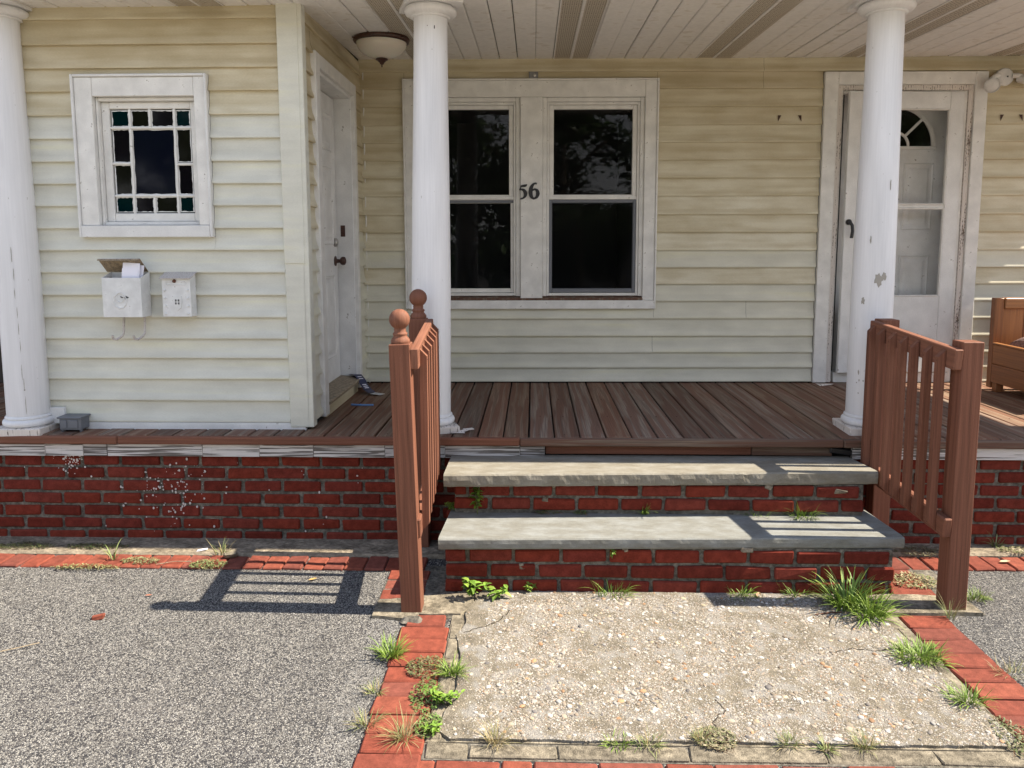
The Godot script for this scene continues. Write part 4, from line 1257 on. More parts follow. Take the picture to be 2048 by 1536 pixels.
# ------------------------------------------------------------------ fittings on the walls
func fittings() -> void:
	# ceiling lamp
	var lc := Vector3(-0.932, ceil_y(-0.88), -0.88)
	var t := thing("ceiling_lamp", "round porch ceiling lamp with frosted glass bowl and rusty bronze rim", "lamp", lc)
	var m := Mb.new()
	m.lathe([Vector2(0.10, 0.012), Vector2(0.150, 0.008), Vector2(0.168, -0.004), Vector2(0.172, -0.016), Vector2(0.168, -0.028), Vector2(0.157, -0.034), Vector2(0.150, -0.030)], 40)
	obj("rim", m.mesh(), M.bronze, t)
	m = Mb.new()
	var pr := []
	for i in 15:
		var a := PI / 2 * i / 14.0
		pr.append(Vector2(0.001 + 0.152 * sin(a), -0.030 - 0.096 * cos(a)))
	m.lathe(pr, 40)
	obj("bowl", m.mesh(), M.lamp_glass, t)
	m = Mb.new()
	m.lathe([Vector2(0.001, -0.176), Vector2(0.004, -0.170), Vector2(0.004, -0.160), Vector2(0.012, -0.156), Vector2(0.014, -0.148), Vector2(0.022, -0.142), Vector2(0.026, -0.136), Vector2(0.038, -0.131), Vector2(0.036, -0.124), Vector2(0.001, -0.122)], 24)
	obj("bottom_knob", m.mesh(), M.bronze, t)
	for a in [0.6, 2.6, 4.7]:
		m = Mb.new()
		m.tube([Vector3(cos(a) * 0.166, -0.018, sin(a) * 0.166), Vector3(cos(a) * 0.185, -0.018, sin(a) * 0.185)], 0.005, 8)
		obj("screw", m.mesh(), M.bronze, t)
	# twin floodlight
	var fp: Vector3 = T_back * Vector3(3.262, 2.748, 0.02)
	t = thing("floodlight", "white twin head floodlight on a round plate above the storm door", "floodlight", fp)
	t.basis = T_back.basis
	var fz := Basis(Vector3.RIGHT, PI / 2)
	m = Mb.new()
	m.lathe([Vector2(0.001, 0.022), Vector2(0.052, 0.020), Vector2(0.060, 0.014), Vector2(0.062, 0.0)], 32, Vector3.ZERO, fz)
	# lathe runs from the face outwards; turn it so the face is in front
	obj("mounting_plate", m.mesh(), M.enamel, t)
	m = Mb.new()
	m.lathe([Vector2(0.001, 0.004), Vector2(0.005, 0.003), Vector2(0.005, 0.0)], 10, Vector3(0.012, 0.0, 0.022), fz)
	obj("screw", m.mesh(), M.black, t)
	for s in [-1, 1]:
		var dir: Vector3 = Vector3(-0.35, -0.35, 0.87).normalized() if s < 0 else Vector3(0.55, -0.25, 0.8).normalized()
		var c := Vector3(s * 0.108, -0.048 if s < 0 else -0.018, 0.03)
		m = Mb.new()
		m.tube([Vector3(s * 0.045, 0.005, 0.022), Vector3(s * 0.075, 0.004, 0.034), c + Vector3(0, 0.02, -0.01), c], 0.017, 12)
		obj("arm", m.mesh(), M.enamel, t)
		var x := dir.cross(Vector3.UP).normalized()
		var hb := Basis(x, dir, x.cross(dir))
		m = Mb.new()
		m.lathe([Vector2(0.020, -0.03), Vector2(0.028, -0.02), Vector2(0.032, 0.02), Vector2(0.048, 0.060), Vector2(0.050, 0.078), Vector2(0.046, 0.079)], 28, c, hb)
		obj("lamp_head", m.mesh(), M.enamel, t)
		m = Mb.new()
		m.lathe([Vector2(0.046, 0.072), Vector2(0.030, 0.082), Vector2(0.001, 0.087)], 28, c, hb)
		obj("lens", m.mesh(), M.white_soft, t)
	# bracket over the window
	t = thing("wall_bracket", "small grey metal box fixed above the double window", "bracket", T_back * Vector3(-0.002, 2.767, 0.012))
	t.basis = T_back.basis
	obj("plate", lim(Vector3(-0.032, -0.024, 0.0), Vector3(0.032, 0.026, 0.024), 0.003), M.grey_metal, t)
	m = Mb.new()
	m.lathe([Vector2(0.001, 0.006), Vector2(0.011, 0.005), Vector2(0.011, 0.0)], 12, Vector3(0.008, 0.002, 0.024), fz)
	obj("bolt", m.mesh(), M.steel, t)
	# 56
	t = thing("house_number", "black metal house number 56 on the mullion of the double window", "house number", T_back * Vector3(-0.026, 1.913, 0.036))
	t.basis = T_back.basis
	digit("digit", t, [[[0.006, 0.089, 0.003], [0.018, 0.096, 0.010], [0.036, 0.0985, 0.0125], [0.046, 0.102, 0.010], [0.053, 0.108, 0.003]], [[0.0135, 0.101, 0.006], [0.009, 0.088, 0.006], [0.002, 0.070, 0.007]], [[-0.001, 0.068, 0.004], [0.013, 0.073, 0.008], [0.030, 0.067, 0.014], [0.042, 0.048, 0.019], [0.039, 0.028, 0.014], [0.026, 0.013, 0.008], [0.004, 0.006, 0.005]]], Vector3(-0.074, 0, 0))
	digit("digit", t, [[[0.053, 0.111, 0.010], [0.042, 0.116, 0.007], [0.027, 0.106, 0.012], [0.014, 0.084, 0.018], [0.010, 0.052, 0.020], [0.015, 0.026, 0.017], [0.028, 0.011, 0.010], [0.038, 0.011, 0.009], [0.054, 0.022, 0.014], [0.061, 0.044, 0.019], [0.056, 0.064, 0.015], [0.042, 0.074, 0.009], [0.028, 0.070, 0.008], [0.019, 0.062, 0.006]]], Vector3(-0.006, 0, 0))
	mailboxes()
	# grey cable box on the deck by the left column
	t = thing("cable_box", "small dark grey plastic cable box on the deck by the left column", "cable box", Vector3(-2.498, DECK, -0.055))
	obj("case", bx(Vector3(0, 0.042, -0.01), Vector3(0.118, 0.064, 0.085), 0.004), M.plastic_grey, t)
	obj("lid", bx(Vector3(-0.002, 0.078, -0.01), Vector3(0.134, 0.010, 0.098), 0.003), M.plastic_grey, t)
	for x in [-0.034, 0.018]:
		obj("front_cover", bx(Vector3(x, 0.044, 0.034), Vector3(0.034 if x < 0 else 0.052, 0.044, 0.006), 0.002), M.plastic_grey, t)
	for x in [-0.05, 0.05]:
		obj("foot", bx(Vector3(x, 0.005, 0.015), Vector3(0.012, 0.010, 0.02), 0.002), M.plastic_grey, t)

func digit(called: String, t: Node3D, strokes: Array, at: Vector3) -> void:
	var m := Mb.new()
	var zz := 0.0
	for st in strokes:
		var pts := []
		for i in st.size() - 1:
			var p0: Array = st[maxi(i - 1, 0)]
			var p1: Array = st[i]
			var p2: Array = st[i + 1]
			var p3: Array = st[mini(i + 2, st.size() - 1)]
			for k in 6:
				var u := k / 6.0
				pts.append(Vector3(cubic_interpolate(p1[0], p2[0], p0[0], p3[0], u), cubic_interpolate(p1[1], p2[1], p0[1], p3[1], u), lerpf(p1[2], p2[2], u)))
		var e: Array = st[-1]
		pts.append(Vector3(e[0], e[1], e[2]))
		var L := []
		var R := []
		for i in pts.size():
			var d: Vector3 = pts[mini(i + 1, pts.size() - 1)] - pts[maxi(i - 1, 0)]
			var n: Vector2 = Vector2(-d.y, d.x).normalized() * pts[i].z * 0.74
			L.append(Vector3(pts[i].x + n.x, pts[i].y + n.y, 0))
			R.append(Vector3(pts[i].x - n.x, pts[i].y - n.y, 0))
		var F := Vector3(0, 0, 0.008 + zz)
		for i in pts.size() - 1:
			m.quad(L[i] + F, L[i + 1] + F, R[i + 1] + F, R[i] + F, Vector3(0, 0, 1))
			m.quad(L[i], L[i + 1], L[i + 1] + F, L[i] + F, L[i] - R[i])
			m.quad(R[i], R[i + 1], R[i + 1] + F, R[i] + F, R[i] - L[i])
		var z := pts.size() - 1
		m.quad(L[0], R[0], R[0] + F, L[0] + F, pts[0] - pts[1])
		m.quad(L[z], R[z], R[z] + F, L[z] + F, pts[z] - pts[z - 1])
		zz += 0.0006
	obj(called, m.mesh(), M.black, t, "", at)

func mailboxes() -> void:
	# open box with mail
	var o := fw(-2.150, 1.225, 0.022)
	var t := thing("mailbox", "larger white mailbox with its lid open and letters sticking out", "mailbox", o, "wall mailboxes under the stained glass window")
	var W := 0.104
	var D := 0.098
	var Hf := 0.208
	var Hb := 0.236
	var m := Mb.new()
	var th := 0.003
	# shell: front, back, floor and two sloping sides
	m.box(Vector3(0, Hf * 0.5, D), Vector3(W * 2, Hf, th), 0.001)
	m.box(Vector3(0, Hb * 0.5, 0), Vector3(W * 2, Hb, th), 0.001)
	m.box(Vector3(0, 0.002, D * 0.5), Vector3(W * 2 - 0.002, th, D - th), 0.0)
	var side := PackedVector2Array([Vector2(0.0, 0.0), Vector2(D, 0.0), Vector2(D, Hf), Vector2(0.0, Hb)])
	for s in [-W + 0.0005, W - 0.0035]:
		m.prism(side, s, s + th, Vector3.ZERO, Basis(Vector3(0, 0, 1), Vector3.UP, Vector3(1, 0, 0)))
	obj("body", m.mesh(), M.enamel, t)
	obj("inside", bx(Vector3(0, Hf * 0.5, D * 0.5 - 0.001), Vector3(W * 2 - 0.012, Hf - 0.010, D - 0.008), 0.0), M.rust, t, "rusty inside of the open mailbox")
	m = Mb.new()
	m.box(Vector3(0, 0, 0), Vector3(W * 2 + 0.016, 0.002, D + 0.012), 0.0005)
	m.box(Vector3(0, -0.006, D * 0.5 + 0.006), Vector3(W * 2 + 0.016, 0.012, 0.002), 0.0005)
	var lb := Basis(Vector3.RIGHT, -deg_to_rad(40)) * Basis(Vector3(0, 0, 1), 0.01)
	obj("lid", m.mesh(), M.beige, t, "raised lid with a stained beige underside", Vector3(-0.012, Hb + 0.036, 0.045), lb)
	m = Mb.new()
	m.box(Vector3.ZERO, Vector3(W * 2 + 0.0165, 0.0016, D + 0.0125), 0.0004)
	obj("lid_top", m.mesh(), M.enamel, t, "", Vector3(-0.012, Hb + 0.036, 0.045) + lb * Vector3(0, 0.0022, 0), lb)
	# embossed oval and cut-out bird shape
	for k in 2:
		var pts := []
		for i in 41:
			var a := TAU * i / 40.0
			var w := 1.0 + 0.06 * sin(a * 10.0)
			pts.append(Vector3(-0.01 + cos(a) * (0.034 if k == 0 else 0.021) * w, (0.088 if k == 0 else 0.104) + sin(a) * (0.041 if k == 0 else 0.026) * w, D + 0.0016))
		m = Mb.new()
		m.tube(pts, 0.0034, 6)
		obj("embossed_wreath", m.mesh(), M.enamel, t)
	m = Mb.new()
	m.prism(PackedVector2Array([Vector2(0.034, 0.0), Vector2(0.024, 0.006), Vector2(0.018, 0.008), Vector2(0.013, 0.003), Vector2(-0.004, 0.002), Vector2(-0.007, 0.005), Vector2(-0.006, 0.008), Vector2(-0.011, 0.007), Vector2(-0.011, 0.002), Vector2(-0.006, -0.002), Vector2(0.012, -0.002), Vector2(0.014, -0.008), Vector2(0.019, -0.010), Vector2(0.022, -0.005)]), 0.0, 0.0012, Vector3(0.004, 0.104, D + 0.0016))
	obj("cut_out", m.mesh(), M.black, t, "dark cut-out in the mailbox front")
	for s in [-0.038, 0.076]:
		m = Mb.new()
		m.tube([Vector3(s, 0.004, 0.02), Vector3(s + 0.003, -0.03, 0.03), Vector3(s + 0.006, -0.072, 0.04), Vector3(s + 0.007, -0.090, 0.043), Vector3(s + 0.000, -0.106, 0.052), Vector3(s - 0.018, -0.122, 0.07), Vector3(s - 0.028, -0.118, 0.085), Vector3(s - 0.031, -0.098, 0.09)], 0.0065, 8)
		obj("newspaper_hook", m.mesh(), M.rusty_white, t)
	var e := thing("letter", "white folded letter sticking out of the open mailbox", "letter", o + Vector3(0.040, Hf + 0.012, D - 0.03), "letters in the open mailbox")
	m = Mb.new()
	m.box(Vector3(0, 0.018, 0), Vector3(0.092, 0.095, 0.003), 0.001, Basis(Vector3.RIGHT, -0.1) * Basis(Vector3(0, 0, 1), -0.06))
	obj("sheet", m.mesh(), M.paper, e)
	m = Mb.new()
	m.box(Vector3(-0.005, 0.004, 0.0045), Vector3(0.086, 0.062, 0.001), 0.0003, Basis(Vector3.RIGHT, -0.1) * Basis(Vector3(0, 0, 1), -0.05))
	obj("fold", m.mesh(), M.paper, e)
	e = thing("letter", "narrow white envelope behind the folded letter in the mailbox", "letter", o + Vector3(0.078, Hf + 0.008, D - 0.045), "letters in the open mailbox")
	m = Mb.new()
	m.box(Vector3(0, 0.015, 0), Vector3(0.04, 0.085, 0.002), 0.0006, Basis(Vector3.RIGHT, -0.12) * Basis(Vector3(0, 0, 1), -0.12))
	obj("envelope", m.mesh(), M.paper, e)
	# small closed box with studs
	o = fw(-1.876, 1.226, 0.022)
	t = thing("mailbox", "smaller closed white mailbox with embossed front and rusty lid", "mailbox", o, "wall mailboxes under the stained glass window")
	W = 0.076
	D = 0.066
	Hf = 0.200
	Hb = 0.226
	m = Mb.new()
	side = PackedVector2Array([Vector2(0.0, 0.0), Vector2(D, 0.0), Vector2(D, Hf), Vector2(0.0, Hb)])
	m.prism(side, -W, W, Vector3.ZERO, Basis(Vector3(0, 0, 1), Vector3.UP, Vector3(1, 0, 0)))
	obj("body", m.mesh(), M.enamel, t)
	m = Mb.new()
	var slope := atan2(Hb - Hf, D)
	m.box(Vector3(0, (Hb + Hf) * 0.5 + 0.005, D * 0.5 + 0.006), Vector3(W * 2 + 0.02, 0.004, D + 0.024), 0.0012, Basis(Vector3.RIGHT, slope))
	obj("lid", m.mesh(), M.rusty_white, t, "rusty white lid")
	m = Mb.new()
	m.tube([Vector3(-0.05, 0.168, D + 0.001), Vector3(-0.054, 0.176, D + 0.001), Vector3(-0.05, 0.184, D + 0.001), Vector3(0.05, 0.184, D + 0.001), Vector3(0.054, 0.176, D + 0.001), Vector3(0.05, 0.168, D + 0.001), Vector3(-0.05, 0.168, D + 0.001)], 0.0018, 6)
	obj("slot_rim", m.mesh(), M.enamel, t)
	m = Mb.new()
	m.lathe([Vector2(0.001, 0.010), Vector2(0.008, 0.008), Vector2(0.010, 0.0)], 12, Vector3(-0.008, 0.188, D), Basis(Vector3.RIGHT, PI / 2))
	obj("latch", m.mesh(), M.rust, t)
	for s in [-0.062, 0.060]:
		for k in 4:
			m = Mb.new()
			m.lathe([Vector2(0.001, 0.004), Vector2(0.006, 0.003), Vector2(0.008, 0.0)], 10, Vector3(s, 0.014 + k * 0.042, D), Basis(Vector3.RIGHT, PI / 2))
			obj("stud", m.mesh(), M.enamel, t)
	m = Mb.new()
	m.prism(PackedVector2Array([Vector2(-0.022, 0.03), Vector2(0.022, 0.03), Vector2(0.025, 0.0), Vector2(0.020, -0.03), Vector2(0.0, -0.046), Vector2(-0.020, -0.03), Vector2(-0.025, 0.0)]), 0.0, 0.003, Vector3(0.004, 0.078, D))
	obj("shield", m.mesh(), M.enamel, t)
	for q in [[-0.009, 0.008], [0.006, 0.008], [-0.009, -0.008], [0.006, -0.008]]:
		obj("cut_out", bx(Vector3(q[0] + 0.005, q[1] + 0.078, D + 0.0035), Vector3(0.007, 0.010, 0.002), 0.0), M.black, t)

func bench() -> void:
	var t := thing("bench", "brown wooden box bench with a cushion at the right end of the porch", "bench", Vector3(3.13, DECK, -1.28))
	var b: Array = M.bench
	bar("back_post", Vector3(0.03, 0.02, -0.06), Vector3(0.03, 0.635, -0.06), 0.06, 0.05, b[1], t, Vector3.RIGHT, 0.004)
	bar("top_rail", Vector3(0.062, 0.60, -0.055), Vector3(1.40, 0.60, -0.055), 0.06, 0.072, b[2], t, Vector3(0, 0, 1), 0.005)
	for i in 9:
		bar("back_slat", Vector3(0.135 + i * 0.146, 0.06, -0.065), Vector3(0.135 + i * 0.146, 0.563, -0.065), 0.144, 0.022, b[i % 3], t, Vector3.RIGHT, 0.003)
	bar("end_board", Vector3(0.012, 0.125, -0.03), Vector3(0.012, 0.125, 0.72), 0.024, 0.128, b[1], t, Vector3.RIGHT, 0.004)
	bar("end_board", Vector3(0.012, 0.256, -0.03), Vector3(0.012, 0.256, 0.72), 0.024, 0.132, b[0], t, Vector3.RIGHT, 0.004)
	bar("arm_cap", Vector3(0.012, 0.328, -0.03), Vector3(0.012, 0.328, 0.735), 0.034, 0.012, b[2], t, Vector3.RIGHT, 0.003)
	for z in [0.0, 0.70]:
		bar("leg", Vector3(0.032, 0.0, z), Vector3(0.032, 0.07, z), 0.05, 0.05, b[1], t, Vector3.RIGHT, 0.003)
		bar("leg", Vector3(1.36, 0.0, z), Vector3(1.36, 0.30, z), 0.05, 0.05, b[1], t, Vector3.RIGHT, 0.003)
	bar("seat", Vector3(0.026, 0.22, 0.335), Vector3(1.38, 0.22, 0.335), 0.70, 0.025, b[0], t, Vector3(0, 0, 1), 0.003)
	bar("front_board", Vector3(0.026, 0.15, 0.70), Vector3(1.38, 0.15, 0.70), 0.022, 0.16, b[0], t, Vector3(0, 0, 1), 0.003)
	var c := thing("cushion", "dusty pink seat cushion lying on the wooden bench", "cushion", Vector3(3.13 + 0.26, DECK + 0.234, -1.02))
	var m := Mb.new()
	var nu := 24
	var nv := 16
	var P := func(i: int, j: int, s: float) -> Vector3:
		var a := -1.0 + 2.0 * i / nu
		var bq := -1.0 + 2.0 * j / nv
		var h := pow(maxf(0.0, (1.0 - pow(absf(a), 4.0)) * (1.0 - pow(absf(bq), 4.0))), 0.45)
		return Vector3(a * 0.21, 0.085 + s * 0.085 * h + 0.006 * sin(a * 9.0) * cos(bq * 7.0) * h, bq * 0.22)
	for i in nu:
		for j in nv:
			for s in [-1.0, 1.0]:
				m.quad(P.call(i, j, s), P.call(i + 1, j, s), P.call(i + 1, j + 1, s), P.call(i, j + 1, s), Vector3(0, s, 0))
	obj("cover", m.mesh(), M.cushion, c)
	m = Mb.new()
	var pts := []
	for i in 33:
		var a := TAU * i / 32.0
		var k := 1.0 / pow(pow(absf(cos(a)), 5.0) + pow(absf(sin(a)), 5.0), 0.2)
		pts.append(Vector3(cos(a) * 0.21 * k, 0.085, sin(a) * 0.22 * k))
	m.tube(pts, 0.005, 6)
	obj("piping", m.mesh(), M.cushion, c)

# ------------------------------------------------------------------ paving
const FLAT := Basis(Vector3(1, 0, 0), Vector3(0, 0, 1), Vector3(0, -1, 0))

func paver(parent: Node, x: float, z: float, sx: float, sz: float, top := 0.012) -> void:
	var m := Mb.new()
	m.box(Vector3.ZERO, Vector3(sx - 0.005, 0.05, sz - 0.0055), 0.0055, Basis(), 0.003, rng)
	obj("brick", m.mesh(), M.paver[rng.randi() % M.paver.size()], parent, "", Vector3(x, top - 0.025 + rng.randf_range(-0.003, 0.002), z), Basis(Vector3.UP, rng.randf_range(-0.012, 0.012)) * Basis(Vector3(1, 0, 0), rng.randf_range(-0.012, 0.012)))

func ragged(pts: Array, step: float, amp: float) -> PackedVector2Array:
	var out := PackedVector2Array()
	for i in pts.size():
		var a: Vector2 = pts[i]
		var b: Vector2 = pts[(i + 1) % pts.size()]
		var n := maxi(1, int(a.distance_to(b) / step))
		for k in n:
			out.append(a.lerp(b, float(k) / n) + Vector2(rng.randf_range(-amp, amp), rng.randf_range(-amp, amp)))
	return out

func walk() -> void:
	# concrete ledge along the foot of the wall
	var led := lim(Vector3(-4.8, -0.05, -0.02), Vector3(-0.44, 0.020, 0.204), 0.012)
	struct("concrete_ledge", led, M.ledge)
	struct("concrete_ledge", lim(Vector3(1.645, -0.05, -0.02), Vector3(5.0, 0.024, 0.130), 0.012), M.ledge)
	var bed := struct("mortar_bed", lim(Vector3(-0.70, -0.05, 0.30), Vector3(-0.30, 0.004, 0.84), 0.0), M.mortar)
	struct("mortar_bed", lim(Vector3(1.60, -0.05, 0.10), Vector3(1.96, 0.003, 0.75), 0.0), M.mortar)
	# exposed aggregate pad
	var edge := [Vector2(-0.235, 0.592), Vector2(-0.262, 0.70), Vector2(-0.292, 0.79), Vector2(-0.282, 0.90), Vector2(-0.312, 1.00), Vector2(-0.290, 1.10), Vector2(-0.275, 1.22), Vector2(-0.278, 1.40), Vector2(-0.300, 1.52), Vector2(-0.315, 1.62), Vector2(-0.27, 1.662), Vector2(0.10, 1.664), Vector2(0.6, 1.655), Vector2(1.1, 1.664), Vector2(1.50, 1.658), Vector2(1.553, 1.63), Vector2(1.545, 1.52), Vector2(1.528, 1.30), Vector2(1.490, 1.15), Vector2(1.512, 1.0), Vector2(1.487, 0.86), Vector2(1.440, 0.77), Vector2(1.43, 0.592)]
	var poly := ragged(edge, 0.035, 0.004)
	var m := Mb.new()
	m.prism(poly, -0.016, 0.03, Vector3.ZERO, FLAT)
	var pad := struct("concrete_pad", m.mesh(), M.cement_pad)
	# bed and strips of plain cement round it
	struct("cement_bed", lim(Vector3(-0.348, -0.04, 0.55), Vector3(1.566, 0.006, 1.668), 0.0), M.cement)
	var s := struct("cement_strip", lim(Vector3(-0.35, -0.04, 1.667), Vector3(1.60, 0.002, 1.750), 0.0), M.mortar)
	var xs := [-0.342, -0.205, 0.075, 0.492, 0.915, 1.26, 1.58]
	for i in xs.size() - 1:
		obj("cement_block", bx(Vector3((xs[i] + xs[i + 1]) * 0.5, -0.006, 1.7085), Vector3(xs[i + 1] - xs[i] - 0.003, 0.03, 0.066), 0.004, 0.004), M.cement, s)
	var zs := [0.885, 1.02, 1.17, 1.30, 1.5, 1.66]
	for i in zs.size() - 1:
		obj("cement_block", bx(Vector3(-0.322, -0.004, (zs[i] + zs[i + 1]) * 0.5), Vector3(0.044, 0.028, zs[i + 1] - zs[i] - 0.006), 0.004, 0.004), M.cement, s)
		obj("cement_block", bx(Vector3(1.540, -0.004, (zs[i] + zs[i + 1]) * 0.5), Vector3(0.046, 0.028, zs[i + 1] - zs[i] - 0.006), 0.004, 0.004), M.cement, s)
	# footings under the front posts
	m = Mb.new()
	m.prism(ragged([Vector2(-0.695, 0.695), Vector2(-0.26, 0.60), Vector2(-0.27, 0.72), Vector2(-0.315, 0.815), Vector2(-0.49, 0.822), Vector2(-0.50, 0.868), Vector2(-0.693, 0.838)], 0.04, 0.004), -0.014, 0.03, Vector3.ZERO, FLAT)
	struct("post_footing", m.mesh(), M.cement)
	m = Mb.new()
	m.prism(ragged([Vector2(1.36, 0.62), Vector2(1.62, 0.59), Vector2(1.93, 0.60), Vector2(1.945, 0.758), Vector2(1.45, 0.775), Vector2(1.43, 0.74)], 0.04, 0.004), -0.018, 0.03, Vector3.ZERO, FLAT)
	struct("post_footing", m.mesh(), M.cement)
	# brick borders
	var b := Node3D.new()
	b.name = "brick_border"
	b.set_meta("kind", "structure")
	add_child(b, true)
	var z := 0.826
	var k := 0
	while z < 2.3:
		paver(b, -0.452 + rng.randf_range(-0.004, 0.004), z + 0.048, 0.208 if k > 0 else 0.17, 0.100, 0.013)
		if k == 0:
			pass
		z += 0.1015
		k += 1
	z = 0.782
	while z < 2.3:
		paver(b, 1.668 + rng.randf_range(-0.004, 0.004), z + 0.048, 0.204, 0.100, 0.013)
		z += 0.1015
	z = 0.365
	while z < 0.66:
		paver(b, -0.600, z + 0.048, 0.202, 0.100, 0.010)
		z += 0.1015
	z = 0.30
	while z < 0.55:
		paver(b, 1.745, z + 0.048, 0.202, 0.100, 0.010)
		z += 0.1015
	var x := -4.72
	while x < -0.55:
		paver(b, x + 0.05, 0.283, 0.100, 0.150, 0.012)
		x += 0.1022
	x = 1.66
	while x < 4.9:
		paver(b, x + 0.05, 0.212, 0.100, 0.160, 0.012)
		x += 0.1022
	x = -0.555
	while x < 1.75:
		var l: float = [0.2, 0.1, 0.2, 0.15][rng.randi() % 4]
		paver(b, x + l * 0.5, 1.802, l, 0.100, 0.010)
		x += l + 0.0015
	for ck in [[Vector2(-0.29, 0.985), Vector2(-0.20, 0.93), Vector2(-0.13, 0.86), Vector2(-0.10, 0.77)], [Vector2(1.49, 1.02), Vector2(1.36, 1.09), Vector2(1.25, 1.07), Vector2(1.13, 1.13)], [Vector2(0.62, 1.655), Vector2(0.60, 1.56), Vector2(0.66, 1.49), Vector2(0.63, 1.42)]]:
		var lft := PackedVector2Array()
		var rgt := []
		for i in ck.size() - 1:
			for k2 in 8:
				var q: Vector2 = ck[i].lerp(ck[i + 1], k2 / 8.0) + Vector2(rng.randf_range(-0.006, 0.006), rng.randf_range(-0.006, 0.006))
				var nn: Vector2 = (ck[i + 1] - ck[i]).orthogonal().normalized() * rng.randf_range(0.0012, 0.0036)
				lft.append(q + nn)
				rgt.append(q - nn)
		rgt.reverse()
		for q in rgt:
			lft.append(q)
		var cm := Mb.new()
		cm.prism(lft, -0.0172, 0.0, Vector3.ZERO, FLAT)
		obj("soil_crack", cm.mesh(), M.soil, pad, "narrow crack filled with dark soil")
	# pebbles showing at the pad's surface
	var geo := []
	for i in 3:
		geo.append(stone_mesh(5 + i))
	var tones := [Color(0.66, 0.60, 0.52), Color(0.55, 0.46, 0.36), Color(0.74, 0.71, 0.66), Color(0.42, 0.34, 0.26), Color(0.62, 0.55, 0.45), Color(0.50, 0.45, 0.40), Color(0.70, 0.58, 0.40), Color(0.28, 0.26, 0.25), Color(0.60, 0.36, 0.20), Color(0.80, 0.78, 0.74)]
	var pg := FastNoiseLite.new()
	pg.seed = 4
	pg.frequency = 3.2
	for g in 3:
		var mm := MultiMesh.new()
		mm.transform_format = MultiMesh.TRANSFORM_3D
		mm.use_colors = true
		mm.mesh = geo[g]
		mm.instance_count = 15000
		var n := 0
		var tries := 0
		while n < 15000 and tries < 60000:
			tries += 1
			var p := Vector2(rng.randf_range(-0.32, 1.56), rng.randf_range(0.585, 1.668))
			if not Geometry2D.is_point_in_polygon(p, poly):
				continue
			var worn := pg.get_noise_2d(p.x, p.y)
			if p.x < -0.2 and rng.randf() < 0.75 or p.y < 0.62 and rng.randf() < 0.8:
				continue
			if worn < -0.15 and rng.randf() < 0.6:
				continue
			var r := rng.randf()
			var sz := 0.0015 + 0.0022 * r + (0.0065 * rng.randf() if r > 0.965 else 0.0)
			if worn > 0.3 and r > 0.8: sz *= 1.35
			var q := Basis(Vector3.UP, rng.randf() * TAU) * Basis(Vector3.RIGHT, rng.randf_range(-0.3, 0.3))
			q = q.scaled_local(Vector3(sz * rng.randf_range(1.0, 1.6), sz * rng.randf_range(0.4, 0.65), sz))
			mm.set_instance_transform(n, Transform3D(q, Vector3(p.x, 0.016 + sz * rng.randf_range(-0.22, 0.12), p.y)))
			var c: Color = tones[rng.randi() % tones.size()] if rng.randf() < 0.65 else tones[rng.randi() % 3]
			c = c.lerp(Color(0.50, 0.47, 0.43), 0.35 if r < 0.965 else 0.0) * rng.randf_range(0.32, 0.64)
			mm.set_instance_color(n, c)
			n += 1
		mm.visible_instance_count = n
		var o := MultiMeshInstance3D.new()
		o.name = "exposed_pebbles"
		o.multimesh = mm
		o.material_override = M.chip
		o.set_meta("kind", "stuff")
		pad.add_child(o, true)

# ------------------------------------------------------------------ plants
func blade(m: Mb, base: Vector3, yaw: float, length: float, w: float, lean: float, droop: float, c0: Color, c1: Color) -> void:
	var n := 6
	var d := Vector3(cos(yaw), 0, sin(yaw))
	var sd := Vector3(-d.z, 0, d.x)
	var p := base
	var prev := []
	for i in n + 1:
		var t := float(i) / n
		var a := lean + droop * t
		var ww := w * 0.5 * (1.0 - pow(t, 2.2)) * minf(1.0, 0.55 + t * 2.0)
		var fold := (d * cos(a) - Vector3.UP * sin(a)) * ww * 0.35
		var cur := [p - sd * ww - fold * 0.0, p - (d * cos(a) - Vector3.UP * sin(a)) * ww * 0.25, p + sd * ww]
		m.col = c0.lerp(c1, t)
		if i > 0:
			var up := d * -sin(0.0) + Vector3.UP + d * 0.2
			m.quad(prev[0], prev[1], cur[1], cur[0], up)
			m.quad(prev[1], prev[2], cur[2], cur[1], up)
		prev = cur
		p += (d * sin(a) + Vector3.UP * cos(a)) * (length / n)

const GREEN := [Color(0.13, 0.23, 0.025), Color(0.17, 0.29, 0.035), Color(0.10, 0.18, 0.02), Color(0.21, 0.31, 0.045)]
const DRY := [Color(0.34, 0.26, 0.13), Color(0.26, 0.22, 0.10), Color(0.42, 0.34, 0.19), Color(0.20, 0.20, 0.07)]
const PALE := [Color(0.20, 0.25, 0.09), Color(0.26, 0.27, 0.12), Color(0.14, 0.21, 0.06)]

func grass(label: String, at: Vector3, n: int, length: float, w: float, spread: float, cols: Array, lean := 0.6, category := "grass", called := "grass_tuft", dry := 0.0) -> Node3D:
	var m := Mb.new()
	for i in int(n * 1.5):
		var yaw := rng.randf() * TAU
		var r := spread * sqrt(rng.randf())
		var b := Vector3(cos(yaw + rng.randf_range(-1, 1)) * r, 0, sin(yaw + rng.randf_range(-1, 1)) * r * 0.7)
		var set_ := DRY if rng.randf() < dry else cols
		var c: Color = set_[rng.randi() % set_.size()] * rng.randf_range(0.8, 1.2)
		var l := length * rng.randf_range(0.35, 1.05)
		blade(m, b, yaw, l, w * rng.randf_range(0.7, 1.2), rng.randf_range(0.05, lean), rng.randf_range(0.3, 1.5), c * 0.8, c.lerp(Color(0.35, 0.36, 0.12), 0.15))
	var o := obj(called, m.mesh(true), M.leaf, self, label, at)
	tag(o, label, category, "weeds growing from the joints")
	return o

